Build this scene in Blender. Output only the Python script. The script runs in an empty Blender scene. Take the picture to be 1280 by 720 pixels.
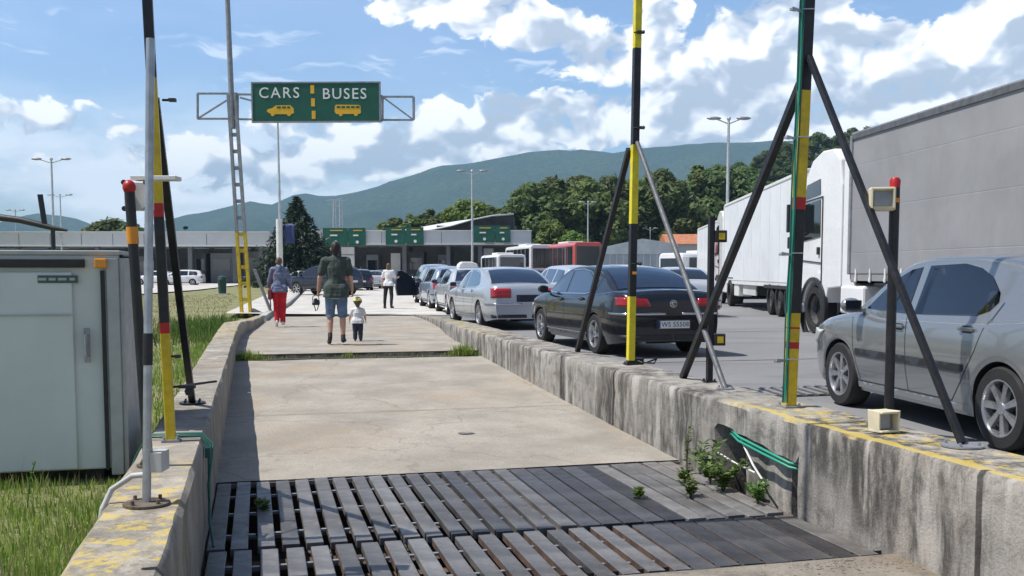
import bpy, bmesh, math, random
import numpy as np
from mathutils import Vector, Matrix, Euler, noise as mnoise
R = math.radians
random.seed(7)
rng = np.random.default_rng(11)
scn = bpy.context.scene
col = scn.collection

# ------------------------------------------------------------------ camera
CAM_H, FPX, PITCH = 1.33, 1250.0, 4.2
cam_d = bpy.data.cameras.new('camera')
cam = bpy.data.objects.new('camera', cam_d); col.objects.link(cam)
cam.location = (0, 0, CAM_H)
cam.rotation_euler = (R(90 - PITCH), 0, 0)
cam_d.sensor_width = 36.0
cam_d.lens = 36.0 * FPX / 1280.0
cam_d.shift_y = 0.0561
cam_d.clip_start = 0.05
cam_d.clip_end = 40000
scn.camera = cam

# ------------------------------------------------------------------ render look
scn.view_settings.view_transform = 'Standard'
scn.view_settings.look = 'None'
scn.view_settings.exposure = 0.20
scn.view_settings.gamma = 1.0
scn.cycles.use_denoising = True
scn.cycles.max_bounces = 8
scn.cycles.diffuse_bounces = 3
scn.cycles.glossy_bounces = 3
scn.cycles.transparent_max_bounces = 12
scn.cycles.volume_bounces = 0
scn.cycles.sample_clamp_indirect = 6.0

# ------------------------------------------------------------------ node helpers
def nd(nt, typ, **kw):
    n = nt.nodes.new(typ)
    ins = kw.pop('ins', {})
    for k, v in kw.items(): setattr(n, k, v)
    for k, v in ins.items():
        s = n.inputs[k]
        if isinstance(v, bpy.types.NodeSocket): nt.links.new(v, s)
        else: s.default_value = v
    return n
def mth(nt, op, a, b=None, c=None, clamp=False):
    n = nt.nodes.new('ShaderNodeMath'); n.operation = op; n.use_clamp = clamp
    for i, v in enumerate((a, b, c)):
        if v is None: continue
        if isinstance(v, bpy.types.NodeSocket): nt.links.new(v, n.inputs[i])
        else: n.inputs[i].default_value = v
    return n.outputs[0]
def mixc(nt, f, a, b, mode='MIX'):
    n = nt.nodes.new('ShaderNodeMix'); n.data_type = 'RGBA'; n.blend_type = mode
    for s, v in ((n.inputs[0], f), (n.inputs[6], a), (n.inputs[7], b)):
        if isinstance(v, bpy.types.NodeSocket): nt.links.new(v, s)
        elif isinstance(v, (int, float)): s.default_value = v
        else: s.default_value = (v[0], v[1], v[2], 1)
    return n.outputs[2]
def ramp(nt, f, stops):
    n = nt.nodes.new('ShaderNodeValToRGB'); cr = n.color_ramp
    while len(cr.elements) < len(stops): cr.elements.new(0.5)
    for e, (p, c) in zip(cr.elements, stops):
        e.position = p
        e.color = (c, c, c, 1) if isinstance(c, (int, float)) else (c[0], c[1], c[2], 1)
    nt.links.new(f, n.inputs[0]); return n.outputs[0]
def mrange(nt, v, a, b, c=0.0, d=1.0, smooth=True):
    n = nt.nodes.new('ShaderNodeMapRange'); n.interpolation_type = 'SMOOTHSTEP' if smooth else 'LINEAR'
    nt.links.new(v, n.inputs[0])
    for i, x in zip((1, 2, 3, 4), (a, b, c, d)):
        if isinstance(x, bpy.types.NodeSocket): nt.links.new(x, n.inputs[i])
        else: n.inputs[i].default_value = x
    return n.outputs[0]
def nz(nt, vec, scale, detail=4, rough=.55, dist=0.0, stretch=None):
    if stretch:
        m = nd(nt, 'ShaderNodeMapping'); m.inputs['Scale'].default_value = stretch
        nt.links.new(vec, m.inputs['Vector']); vec = m.outputs[0]
    n = nd(nt, 'ShaderNodeTexNoise', ins={'Scale': scale, 'Detail': detail, 'Roughness': rough, 'Distortion': dist})
    nt.links.new(vec, n.inputs['Vector']); return n.outputs[0]

# ------------------------------------------------------------------ sky with clouds, sun
SUN_EL = 61.0
SUN_DIR = Vector((-.986 * math.cos(R(SUN_EL)), -.165 * math.cos(R(SUN_EL)), math.sin(R(SUN_EL))))
SKY_STRENGTH = 0.10
def build_world():
    w = bpy.data.worlds.new('World'); scn.world = w; w.use_nodes = True
    nt = w.node_tree; nt.nodes.clear()
    out = nd(nt, 'ShaderNodeOutputWorld'); bg = nd(nt, 'ShaderNodeBackground')
    sky = nd(nt, 'ShaderNodeTexSky', sky_type='NISHITA', sun_disc=False)
    sky.sun_elevation = R(SUN_EL)
    sky.sun_rotation = math.atan2(SUN_DIR.x, SUN_DIR.y)
    sky.altitude = 300; sky.air_density = 1.1; sky.dust_density = 1.2; sky.ozone_density = 1.6
    tc = nd(nt, 'ShaderNodeTexCoord')
    d = tc.outputs['Generated']
    # direction-space cloud field: q = (azimuth, elevation) in radians from the direction vector
    sep = nd(nt, 'ShaderNodeSeparateXYZ', ins={'Vector': d})
    az = mth(nt, 'ARCTAN2', sep.outputs[0], sep.outputs[1]); el = mth(nt, 'ARCSINE', sep.outputs[2])
    q = nd(nt, 'ShaderNodeCombineXYZ', ins={'X': az, 'Y': mth(nt, 'MULTIPLY', el, 1.35), 'Z': 0.0}).outputs[0]
    def n2(vec, scale, detail, rough=.55, dist=0.0, col_=False):
        n = nd(nt, 'ShaderNodeTexNoise', noise_dimensions='2D', ins={'Scale': scale, 'Detail': detail, 'Roughness': rough, 'Distortion': dist, 'Vector': vec})
        return n.outputs['Color' if col_ else 0]
    wv = nd(nt, 'ShaderNodeVectorMath', operation='SUBTRACT', ins={0: n2(q, 11.0, 3, .6, 0, True), 1: (.5, .5, .5)}).outputs[0]
    wv = nd(nt, 'ShaderNodeVectorMath', operation='SCALE', ins={0: wv, 3: 0.042}).outputs[0]
    qw = nd(nt, 'ShaderNodeVectorMath', operation='ADD', ins={0: q, 1: wv}).outputs[0]
    blobs = None
    for (bx, by, rx, ry, wt) in CLOUDS:
        caz = math.atan2(bx - 640, FPX); cel = 1.35 * math.atan2(340 - by, math.hypot(FPX, bx - 640))
        v = nd(nt, 'ShaderNodeVectorMath', operation='MULTIPLY_ADD', ins={0: qw, 1: (FPX / rx, FPX / ry / 1.35, 0), 2: (-caz * FPX / rx, -cel * FPX / ry / 1.35, 0)}).outputs[0]
        l = nd(nt, 'ShaderNodeVectorMath', operation='LENGTH', ins={0: v}).outputs['Value']
        f = mrange(nt, l, 1.30, 0.35, 0.0, wt)
        blobs = f if blobs is None else mth(nt, 'MAXIMUM', blobs, f)
    # the sky out of view: broken cumulus everywhere else
    f2 = n2(q, 4.0, 2, .5)
    off = mth(nt, 'MAXIMUM', mrange(nt, mth(nt, 'ABSOLUTE', az), .58, .75), mrange(nt, el, .34, .46))
    blobs = mth(nt, 'MAXIMUM', blobs, mth(nt, 'MULTIPLY', mrange(nt, f2, .56, .70, 0.0, .55), off))
    f1 = n2(qw, 17.0, 8, .62)
    dq = nd(nt, 'ShaderNodeVectorMath', operation='ADD', ins={0: qw, 1: (-.014, .024, 0)}).outputs[0]
    g1 = n2(dq, 17.0, 3, .5)
    f1s = n2(qw, 17.0, 3, .5)
    billow = mth(nt, 'ABSOLUTE', mth(nt, 'SUBTRACT', n2(qw, 30.0, 2, .5), .5))
    F = mth(nt, 'MULTIPLY_ADD', blobs, .78, mth(nt, 'MULTIPLY', mth(nt, 'SUBTRACT', f1, .5), 1.5))
    F = mth(nt, 'ADD', F, mth(nt, 'MULTIPLY', mth(nt, 'SUBTRACT', f2, .5), .4))
    F = mth(nt, 'MULTIPLY_ADD', billow, -.55, F)
    dens = mrange(nt, F, .29, .47)
    thick = mrange(nt, F, .45, .90)
    lit = mth(nt, 'MULTIPLY_ADD', mth(nt, 'SUBTRACT', f1s, g1), 5.2, .60)
    lit = mth(nt, 'MULTIPLY_ADD', billow, -1.3, mth(nt, 'ADD', lit, .10))
    lit = mth(nt, 'SUBTRACT', lit, mth(nt, 'MULTIPLY', thick, .22), clamp=True)
    ccol = ramp(nt, lit, [(0.0, (5.4, 6.2, 7.6)), (.38, (7.2, 7.9, 9.2)), (.72, (10.4, 10.8, 11.4)), (1.0, (13.4, 13.4, 13.5))])
    # thin high veil and wisps
    veil = mrange(nt, n2(nd(nt, 'ShaderNodeVectorMath', operation='MULTIPLY', ins={0: qw, 1: (1, 2.2, 1)}).outputs[0], 4.5, 5, .55), .30, .66)
    low = mrange(nt, el, .185, .07)
    left = mrange(nt, az, .05, -.22)
    veil = mth(nt, 'MULTIPLY', veil, mth(nt, 'MULTIPLY_ADD', low, .95, .06))
    veil = mth(nt, 'MULTIPLY', veil, mth(nt, 'MULTIPLY_ADD', left, .60, .55))
    wisp = mrange(nt, n2(nd(nt, 'ShaderNodeVectorMath', operation='MULTIPLY', ins={0: qw, 1: (1, 4.5, 1)}).outputs[0], 10.0, 3, .6), .55, .74, 0, .45)
    wband = mth(nt, 'MULTIPLY', mrange(nt, el, .15, .19), mrange(nt, el, .25, .21))
    veil = mth(nt, 'MAXIMUM', veil, mth(nt, 'MULTIPLY', wisp, wband))
    hi = mth(nt, 'MAXIMUM', mrange(nt, el, .30, .52), mrange(nt, mth(nt, 'ABSOLUTE', az), .7, 1.2))   # deep blue overhead and behind
    base = mixc(nt, 1.0, sky.outputs[0], mixc(nt, hi, (1.28, 1.40, 1.62), (.58, .66, .82)), 'MULTIPLY')
    c1 = mixc(nt, mth(nt, 'MULTIPLY', veil, mrange(nt, el, -.02, .02)), base, (12.0, 12.6, 13.6))
    up = mrange(nt, el, -.02, .02)
    c2 = mixc(nt, mth(nt, 'MULTIPLY', dens, up), c1, ccol)
    nt.links.new(c2, bg.inputs['Color']); bg.inputs['Strength'].default_value = SKY_STRENGTH
    nt.links.new(bg.outputs[0], out.inputs['Surface'])
    w.cycles.sampling_method = 'MANUAL'; w.cycles.sample_map_resolution = 512
CLOUDS = [  # (px, py, rx, ry, weight) of the photographed cloud masses, turned into directions
    (560, 12, 120, 40, .95), (680, 40, 80, 34, .85), (770, 70, 140, 60, .85), (960, 75, 130, 85, 1.0), (820, 15, 50, 40, .9),
    (905, 110, 130, 62, 1.0), (1000, 20, 70, 45, .8), (1070, 62, 90, 45, .95), (1250, 40, 100, 70, 1.05), (1180, 105, 140, 50, .9),
    (1060, 120, 100, 50, .9), (700, 145, 150, 40, .85), (620, 170, 170, 40, .95), (860, 160, 140, 30, .85), (480, 195, 180, 42, .95),
    (380, 160, 70, 26, .75), (350, 212, 130, 34, .8), (560, 150, 60, 26, .85), (1010, 150, 110, 30, .85), (690, 43, 40, 18, .9),
    (900, 168, 150, 24, .85), (1030, 172, 110, 20, .85), (760, 172, 110, 20, .75), (300, 235, 90, 16, .7),
    (60, 150, 120, 26, .50), (190, 195, 160, 40, .52),
]
build_world()
sd = bpy.data.lights.new('sun', 'SUN'); sd.energy = 5.0; sd.angle = R(.40); sd.color = (1.0, .955, .88)
sun = bpy.data.objects.new('sun', sd); col.objects.link(sun)
sun.rotation_euler = (-SUN_DIR).to_track_quat('-Z', 'Y').to_euler()

# ------------------------------------------------------------------ photo geometry: pixel ray -> ground plane / depth plane (real world metres)
_cp, _sp = math.cos(R(PITCH)), math.sin(R(PITCH))
PY0 = 360 + cam_d.shift_y * 1280
def ray(px, py):
    a, b = (px - 640) / FPX, -(py - PY0) / FPX
    return Vector((a, _cp + b * _sp, -_sp + b * _cp))
def G(px, py, z=0.0):
    d = ray(px, py); t = (z - CAM_H) / d.z
    return Vector((d.x * t, d.y * t, z))
def D(px, py, Y):
    d = ray(px, py); t = Y / d.y
    return Vector((d.x * t, Y, CAM_H + d.z * t))
LD, LR = Vector((-.248, .969, 0)), Vector((.969, .248, 0))     # lane direction and its right
def LV(u, v, z=0.0): return Vector((u * LR.x + v * LD.x, u * LR.y + v * LD.y, z))
LANE_YAW = math.atan2(.248, .969)
def lane_z(v):
    if v < 8.2: return -.34
    if v < 16.6: return -.34 + .265 * (v - 8.2) / 8.4
    return 0.0

# ------------------------------------------------------------------ materials
M = {}
def mat(name, base, rough=.6, metal=0.0, var=.12, scale=6.0, bump=0.0, bscale=None, coat=0.0, spec=.5, dirt=0.0, dirtcol=(.10, .085, .065), coords='Object', stretch=None, orand=0.0):
    m = bpy.data.materials.new(name); m.use_nodes = True; nt = m.node_tree
    b = nt.nodes['Principled BSDF']
    tc = nd(nt, 'ShaderNodeTexCoord'); v = tc.outputs[coords]
    c = tuple(base)
    f = nz(nt, v, scale, 5, .6, stretch=stretch)
    lo = tuple(x * (1 - var) for x in c); hi = tuple(min(1, x * (1 + var)) for x in c)
    cs = mixc(nt, mrange(nt, f, .3, .7), lo, hi)
    if dirt:
        df = mrange(nt, nz(nt, v, scale * .45, 6, .65, .3), .48, .72, 0, dirt)
        cs = mixc(nt, df, cs, dirtcol)
    if orand:
        oi = nd(nt, 'ShaderNodeObjectInfo').outputs['Random']
        cs = nd(nt, 'ShaderNodeHueSaturation', ins={'Color': cs, 'Value': mth(nt, 'MULTIPLY_ADD', oi, 2 * orand, 1 - orand)}).outputs[0]
    nt.links.new(cs, b.inputs['Base Color'])
    rr = mrange(nt, nz(nt, v, scale * 2.3, 3), .3, .7, max(.02, rough - .08), min(1, rough + .08))
    nt.links.new(rr, b.inputs['Roughness'])
    b.inputs['Metallic'].default_value = metal
    b.inputs['Specular IOR Level'].default_value = spec
    b.inputs['Coat Weight'].default_value = coat; b.inputs['Coat Roughness'].default_value = .04
    if bump:
        bp = nd(nt, 'ShaderNodeBump', ins={'Strength': bump, 'Distance': .01, 'Height': nz(nt, v, bscale or scale * 8, 4)})
        nt.links.new(bp.outputs[0], b.inputs['Normal'])
    M[name] = m
    return m

def paint(name, base, rough, metal):
    m = bpy.data.materials.new(name); m.use_nodes = True; b = m.node_tree.nodes['Principled BSDF']
    b.inputs['Base Color'].default_value = (*base, 1); b.inputs['Roughness'].default_value = rough; b.inputs['Metallic'].default_value = metal
    b.inputs['Coat Weight'].default_value = .9; b.inputs['Coat Roughness'].default_value = .03; M[name] = m
def concrete(name, base, streak=0.0, mottle=0.0, cracks=0.0, yellow=0.0, dark=.35, warm=.25, fine=60.0, top_only_yellow=False, warmcol=(.36, .26, .17), edge_at=None):
    """weathered cast concrete; streak = vertical run-off stains, yellow = worn yellow paint on upward faces"""
    m = bpy.data.materials.new(name); m.use_nodes = True; nt = m.node_tree
    b = nt.nodes['Principled BSDF']
    tc = nd(nt, 'ShaderNodeTexCoord'); v = tc.outputs['Object']
    c = mixc(nt, mrange(nt, nz(nt, v, 1.3, 6, .6), .3, .7), tuple(x * .80 for x in base), tuple(x * 1.14 for x in base))
    c = mixc(nt, mrange(nt, nz(nt, v, 7, 5, .7), .52, .76, 0, .45), c, tuple(x * .62 for x in base))
    c = mixc(nt, mrange(nt, nz(nt, v, .55, 4, .6, .5), .50, .70, 0, warm), c, warmcol)
    c = mixc(nt, mrange(nt, nz(nt, v, fine, 3, .7), .40, .72, 0, .40), c, tuple(x * .50 for x in base))
    if mottle:
        c = mixc(nt, mrange(nt, nz(nt, v, 4.5, 8, .72, .6), .50, .66, 0, mottle), c, tuple(x * .34 for x in base))
        c = mixc(nt, mrange(nt, nz(nt, v, 3.1, 7, .7, .4), .57, .68, 0, mottle * .6), c, tuple(min(1, x * 1.45) for x in base))
    if cracks:
        wv = nd(nt, 'ShaderNodeVectorMath', operation='ADD', ins={0: v, 1: nd(nt, 'ShaderNodeVectorMath', operation='SCALE', ins={0: nd(nt, 'ShaderNodeTexNoise', ins={'Scale': 2.2, 'Detail': 5.0, 'Vector': v}).outputs['Color'], 3: .55}).outputs[0]}).outputs[0]
        vo = nd(nt, 'ShaderNodeTexVoronoi', feature='DISTANCE_TO_EDGE', ins={'Scale': .42, 'Vector': wv}).outputs['Distance']
        c = mixc(nt, mth(nt, 'MULTIPLY', mrange(nt, vo, .009, .002), cracks), c, tuple(x * .30 for x in base))
        c = mixc(nt, mrange(nt, nz(nt, v, 1.1, 5, .65, .8, stretch=(1.0, .35, 1)), .55, .72, 0, .32), c, tuple(x * .66 for x in base))
    if streak:
        s = nz(nt, v, 3.4, 6, .65, .2, stretch=(1, 1, .12))
        s2 = nz(nt, v, 11.0, 6, .7, .3, stretch=(1, 1, .30))
        sm = mth(nt, 'ADD', mth(nt, 'MULTIPLY', s, .62), mth(nt, 'MULTIPLY', s2, .38))
        c = mixc(nt, mth(nt, 'MULTIPLY', mrange(nt, sm, .42, .57, 0, streak), mrange(nt, nz(nt, v, .8, 4, .6, .5), .36, .56, .30, 1.0)), c, tuple(x * .20 for x in base))
        c = mixc(nt, mrange(nt, nz(nt, v, 5.0, 6, .6, .3, stretch=(1, 1, .2)), .56, .66, 0, .5), c, tuple(min(1, x * 1.5) for x in base))
    geo = nd(nt, 'ShaderNodeNewGeometry')
    nzv = nd(nt, 'ShaderNodeSeparateXYZ', ins={'Vector': geo.outputs['Normal']}).outputs[2]
    if yellow:
        upm = mrange(nt, nzv, .55, .85)
        yn = mrange(nt, nz(nt, v, 9, 6, .72, .2), .50 - .16 * (yellow - .5), .60 - .16 * (yellow - .5))
        pos = nd(nt, 'ShaderNodeSeparateXYZ', ins={'Vector': geo.outputs['Position']})
        yy = mth(nt, 'ADD', mth(nt, 'MULTIPLY', pos.outputs[0], LD.x), mth(nt, 'MULTIPLY', pos.outputs[1], LD.y))
        uu = mth(nt, 'ADD', mth(nt, 'MULTIPLY', pos.outputs[0], LR.x), mth(nt, 'MULTIPLY', pos.outputs[1], LR.y))
        if edge_at is not None:      # paint survives best along the inner arris and where the wall end was painted
            ed = mrange(nt, mth(nt, 'ABSOLUTE', mth(nt, 'SUBTRACT', uu, edge_at)), .10, .02, 0, .20)
            yn = mrange(nt, mth(nt, 'ADD', nz(nt, v, 9, 6, .72, .2), ed), .52 - .16 * (yellow - .5), .62 - .16 * (yellow - .5))
        near = mrange(nt, yy, YELLOW_FADE[name][0], YELLOW_FADE[name][1])
        far = mrange(nt, yy, 14.0, 19.0)
        zone = mth(nt, 'MAXIMUM', near, far)
        msk = mth(nt, 'MULTIPLY', mth(nt, 'MULTIPLY', upm, yn), zone)
        c = mixc(nt, mth(nt, 'MULTIPLY', msk, .72), c, (.58, .44, .10))
    nt.links.new(c, b.inputs['Base Color'])
    b.inputs['Roughness'].default_value = .88
    b.inputs['Specular IOR Level'].default_value = .25
    h = mth(nt, 'ADD', nz(nt, v, fine, 4, .7), mth(nt, 'MULTIPLY', nz(nt, v, 9, 5), 1.2))
    bp = nd(nt, 'ShaderNodeBump', ins={'Strength': .55, 'Distance': .012, 'Height': h})
    nt.links.new(bp.outputs[0], b.inputs['Normal'])
    M[name] = m; return m
YELLOW_FADE = {'wall_concrete': (7.6, 6.6), 'wall_concrete_left': (6.2, 4.8)}
concrete('wall_concrete', (.37, .35, .32), streak=1.0, yellow=.58, mottle=.75, warm=.22, edge_at=3.66)
concrete('wall_concrete_left', (.36, .33, .285), streak=.45, yellow=.52, warm=.3)
concrete('lane_concrete', (.355, .325, .28), warm=.50, warmcol=(.40, .30, .20), fine=45, cracks=.24)
concrete('dusty_concrete', (.27, .24, .20), warm=.6, warmcol=(.20, .15, .10), fine=40, mottle=.5)
concrete('pale_concrete', (.55, .53, .495), warm=.12, fine=30)
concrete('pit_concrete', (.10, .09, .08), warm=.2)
concrete('gutter_concrete', (.46, .45, .43), warm=.15)

def asphalt():
    m = bpy.data.materials.new('asphalt'); m.use_nodes = True; nt = m.node_tree
    b = nt.nodes['Principled BSDF']; v = nd(nt, 'ShaderNodeTexCoord').outputs['Object']
    c = mixc(nt, mrange(nt, nz(nt, v, .35, 5, .6, .4), .3, .7), (.20, .202, .212), (.29, .29, .295))
    c = mixc(nt, mrange(nt, nz(nt, v, 140, 2, .6), .35, .7), tuple([.18, .182, .19]), c)
    c = mixc(nt, mrange(nt, nz(nt, v, 1.8, 6, .7, .6), .60, .72, 0, .6), c, (.09, .09, .095))
    c = mixc(nt, mrange(nt, nz(nt, v, .9, 4, .6, .3, stretch=(.15, 1.2, 1)), .56, .62, 0, .25), c, (.10, .10, .105))
    nt.links.new(c, b.inputs['Base Color']); b.inputs['Roughness'].default_value = .85
    b.inputs['Specular IOR Level'].default_value = .3
    bp = nd(nt, 'ShaderNodeBump', ins={'Strength': .4, 'Distance': .008, 'Height': nz(nt, v, 120, 3)})
    nt.links.new(bp.outputs[0], b.inputs['Normal']); M['asphalt'] = m
asphalt()

def lawn_mat():
    m = bpy.data.materials.new('lawn_soil'); m.use_nodes = True; nt = m.node_tree
    b = nt.nodes['Principled BSDF']; v = nd(nt, 'ShaderNodeTexCoord').outputs['Object']
    c = mixc(nt, mrange(nt, nz(nt, v, .5, 5, .6), .35, .65), (.27, .245, .13), (.16, .185, .065))
    c = mixc(nt, mrange(nt, nz(nt, v, 9, 5, .7), .40, .70, 0, .6), c, (.10, .105, .035))
    c = mixc(nt, mrange(nt, nz(nt, v, 40, 3, .7), .5, .75, 0, .6), c, (.36, .30, .18))
    nt.links.new(c, b.inputs['Base Color']); b.inputs['Roughness'].default_value = .95
    bp = nd(nt, 'ShaderNodeBump', ins={'Strength': .8, 'Distance': .03, 'Height': nz(nt, v, 25, 4)})
    nt.links.new(bp.outputs[0], b.inputs['Normal']); M['lawn_soil'] = m
lawn_mat()

def foliage(name, a, bcol, trans=.35, spread=.5):
    m = bpy.data.materials.new(name); m.use_nodes = True; nt = m.node_tree; nt.nodes.clear()
    out = nd(nt, 'ShaderNodeOutputMaterial')
    g = nd(nt, 'ShaderNodeNewGeometry'); oi = nd(nt, 'ShaderNodeObjectInfo')
    v = nd(nt, 'ShaderNodeTexCoord').outputs['Object']
    f = mth(nt, 'ADD', mth(nt, 'MULTIPLY', g.outputs['Random Per Island'], spread), mth(nt, 'MULTIPLY', nz(nt, v, .6, 3), 1 - spread))
    c = mixc(nt, mrange(nt, f, .2, .8), a, bcol)
    hs = nd(nt, 'ShaderNodeHueSaturation', ins={'Color': c, 'Hue': mth(nt, 'MULTIPLY_ADD', oi.outputs['Random'], .05, .475), 'Value': mth(nt, 'MULTIPLY_ADD', oi.outputs['Random'], .5, .75)})
    df = nd(nt, 'ShaderNodeBsdfPrincipled', ins={'Base Color': hs.outputs[0], 'Roughness': .55}); df.inputs['Specular IOR Level'].default_value = .35
    tr = nd(nt, 'ShaderNodeBsdfTranslucent', ins={'Color': hs.outputs[0]})
    mx = nd(nt, 'ShaderNodeMixShader', ins={0: trans}); nt.links.new(df.outputs[0], mx.inputs[1]); nt.links.new(tr.outputs[0], mx.inputs[2])
    nt.links.new(mx.outputs[0], out.inputs[0]); M[name] = m
foliage('leaf_dark', (.055, .090, .028), (.18, .235, .080), .5)
foliage('leaf_mid', (.075, .120, .034), (.22, .28, .090), .5)
foliage('leaf_bright', (.09, .15, .028), (.22, .29, .070), .45)
foliage('needle', (.016, .034, .022), (.045, .075, .042), .2)
foliage('grass_blade', (.13, .22, .035), (.34, .42, .10), .45, .8)
foliage('dry_blade', (.24, .20, .10), (.42, .36, .20), .3, .8)
foliage('weed', (.05, .10, .018), (.16, .24, .05), .35, .8)
mat('bark', (.16, .13, .10), .9, var=.3, scale=3, bump=.5)
mat('black_paint', (.012, .012, .015), .42, var=.35, scale=14, bump=.10, dirt=.30, dirtcol=(.055, .05, .046))
mat('yellow_paint', (.62, .44, .015), .45, var=.14, scale=14, dirt=.50, dirtcol=(.26, .17, .03), bump=.08)
mat('bright_yellow', (.72, .60, .02), .45, var=.10, scale=14, dirt=.30, dirtcol=(.34, .27, .04), bump=.08)
mat('red_paint', (.42, .012, .012), .4, var=.15)
mat('orange_paint', (.72, .27, .015), .4, var=.10)
mat('galvanised', (.42, .44, .47), .42, .75, var=.15, scale=14, dirt=.15)
mat('grey_steel', (.30, .31, .33), .5, .4, var=.15, scale=8, dirt=.2)
mat('rail_steel', (.165, .160, .160), orand=.35, rough=.50, metal=.35, var=.35, scale=4, dirt=.70, dirtcol=(.125, .10, .078), bump=.25)
mat('dark_plate', (.066, .066, .072), orand=.35, rough=.50, metal=.30, var=.30, scale=4, dirt=.60, dirtcol=(.095, .08, .066), bump=.25)
mat('pale_rail', (.22, .212, .205), orand=.25, rough=.48, metal=.4, var=.25, scale=5, dirt=.5, dirtcol=(.17, .12, .085), bump=.15)
mat('rust', (.10, .065, .048), .85, .1, var=.4, scale=9, bump=.4)
mat('dirt', (.13, .105, .08), .95, var=.35, scale=12, bump=.8)
mat('cream_plastic', (.66, .60, .44), .5, var=.06)
mat('white_plastic', (.72, .72, .69), .5, var=.08, dirt=.15)
mat('green_cable', (.02, .30, .20), .45, var=.1)
mat('dark_green_cable', (.015, .10, .08), .5, var=.1)
mat('grey_hose', (.48, .48, .47), .6, var=.1)
mat('cabinet', (.62, .67, .66), .5, var=.07, scale=1.4, dirt=.12, dirtcol=(.24, .25, .23))
mat('cabinet_frame', (.42, .44, .44), .5, .2, var=.1)
mat('sticker', (.05, .11, .10), .4)
mat('sign_green', (.006, .095, .062), .42, var=.12, scale=1.5)
mat('sign_white', (.78, .80, .78), .45, var=.05)
mat('sign_yellow', (.80, .46, .02), .45, var=.05)
mat('fascia', (.60, .615, .62), .6, var=.06, scale=.4)
mat('roof_white', (.62, .64, .65), .5, var=.05)
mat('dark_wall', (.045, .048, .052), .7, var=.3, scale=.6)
mat('booth_wall', (.13, .14, .15), .6, var=.2, scale=.5)  # base darkened: the deep shade under the canopy is put into the colour
mat('pale_wall', (.52, .52, .50), .75, var=.10, scale=.5, dirt=.12)
mat('terracotta', (.42, .17, .09), .8, var=.2, scale=2)
mat('greenhouse', (.46, .50, .51), .35, .0, var=.15, scale=.6)
paint('glass', (.012, .016, .020), .03, 0)
paint('blue_glass', (.012, .022, .045), .04, 0)
mat('tyre', (.018, .018, .019), .8, var=.2, bump=.2)
mat('rim', (.55, .56, .58), .3, .85, var=.06)
mat('black_plastic', (.020, .020, .022), .5, var=.15)
mat('underbody', (.010, .010, .011), .85)
mat('chrome', (.62, .62, .62), .15, 1.0, var=.03)
mat('red_lamp', (.32, .008, .012), .12, coat=.6, var=.15, scale=9)
mat('clear_lamp', (.60, .60, .58), .1, coat=.6)
mat('orange_lamp', (.75, .28, .02), .2, coat=.4)
mat('plate_white', (.72, .73, .72), .4, var=.05)
mat('plate_ink', (.03, .03, .04), .5)
paint('octavia_paint', (.275, .29, .30), .27, .55)
paint('dark_paint', (.007, .009, .014), .25, .2)
paint('silver_paint', (.50, .53, .57), .32, .5)
paint('pale_silver', (.58, .61, .64), .34, .4)
paint('bluegrey_paint', (.24, .30, .40), .3, .4)
paint('navy_paint', (.012, .016, .035), .25, .2)
mat('white_paint', (.74, .75, .76), .3, 0, var=.03, coat=.6)
mat('cab_white', (.80, .80, .80), .32, 0, var=.03, coat=.5, scale=1.5, dirt=.05, dirtcol=(.5, .48, .44))
mat('trailer_white', (.76, .78, .80), .4, 0, var=.03, scale=.5, dirt=.06, dirtcol=(.52, .52, .50))
def curtain_mat():
    m = bpy.data.materials.new('curtain_grey'); m.use_nodes = True; nt = m.node_tree
    b = nt.nodes['Principled BSDF']; v = nd(nt, 'ShaderNodeTexCoord').outputs['Object']
    c = mixc(nt, mrange(nt, nz(nt, v, .8, 5, .6, .3), .3, .7), (.255, .255, .265), (.305, .305, .315))
    c = mixc(nt, mrange(nt, nz(nt, v, 2.2, 6, .65, .2, stretch=(1, 1, .2)), .58, .75, 0, .35), c, (.24, .235, .23))
    nt.links.new(c, b.inputs['Base Color']); b.inputs['Roughness'].default_value = .62
    sx = nd(nt, 'ShaderNodeSeparateXYZ', ins={'Vector': v}); yz = nd(nt, 'ShaderNodeCombineXYZ', ins={'X': sx.outputs[1], 'Y': sx.outputs[2]}).outputs[0]
    bk = nd(nt, 'ShaderNodeTexBrick', offset=0.0, ins={'Vector': yz, 'Scale': 1.0, 'Mortar Size': .012, 'Mortar Smooth': .6, 'Brick Width': .62, 'Row Height': .85, 'Color1': (1, 1, 1, 1), 'Color2': (1, 1, 1, 1), 'Mortar': (0, 0, 0, 1)})
    h = mth(nt, 'ADD', nz(nt, v, 1.1, 3, .5, .6, stretch=(1, 1.4, .35)), mth(nt, 'MULTIPLY', bk.outputs['Fac'], -.10))
    bp = nd(nt, 'ShaderNodeBump', ins={'Strength': .35, 'Distance': .08, 'Height': h})
    nt.links.new(bp.outputs[0], b.inputs['Normal']); M['curtain_grey'] = m
curtain_mat()
mat('bus_red', (.60, .10, .08), .3, var=.05, coat=.6)
mat('skin', (.50, .30, .21), .55, var=.06, scale=14)
mat('skin_pale', (.56, .37, .28), .55, var=.06, scale=14)
mat('hair_dark', (.018, .013, .011), .6, var=.3, scale=40)
mat('hair_brown', (.13, .075, .04), .6, var=.3, scale=40)
mat('eye_dark', (.02, .015, .012), .2)
mat('lip', (.35, .14, .11), .5)
mat('shirt_olive', (.050, .068, .060), .9, var=.30, scale=7, bump=.4, bscale=30)
mat('denim', (.105, .165, .25), .9, var=.25, scale=9, bump=.5, bscale=60)
mat('navy_cloth', (.025, .03, .055), .9, var=.2, bump=.3)
mat('black_cloth', (.014, .014, .016), .85, var=.2, bump=.3)
mat('white_cloth', (.66, .66, .67), .9, var=.08, bump=.3)
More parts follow.
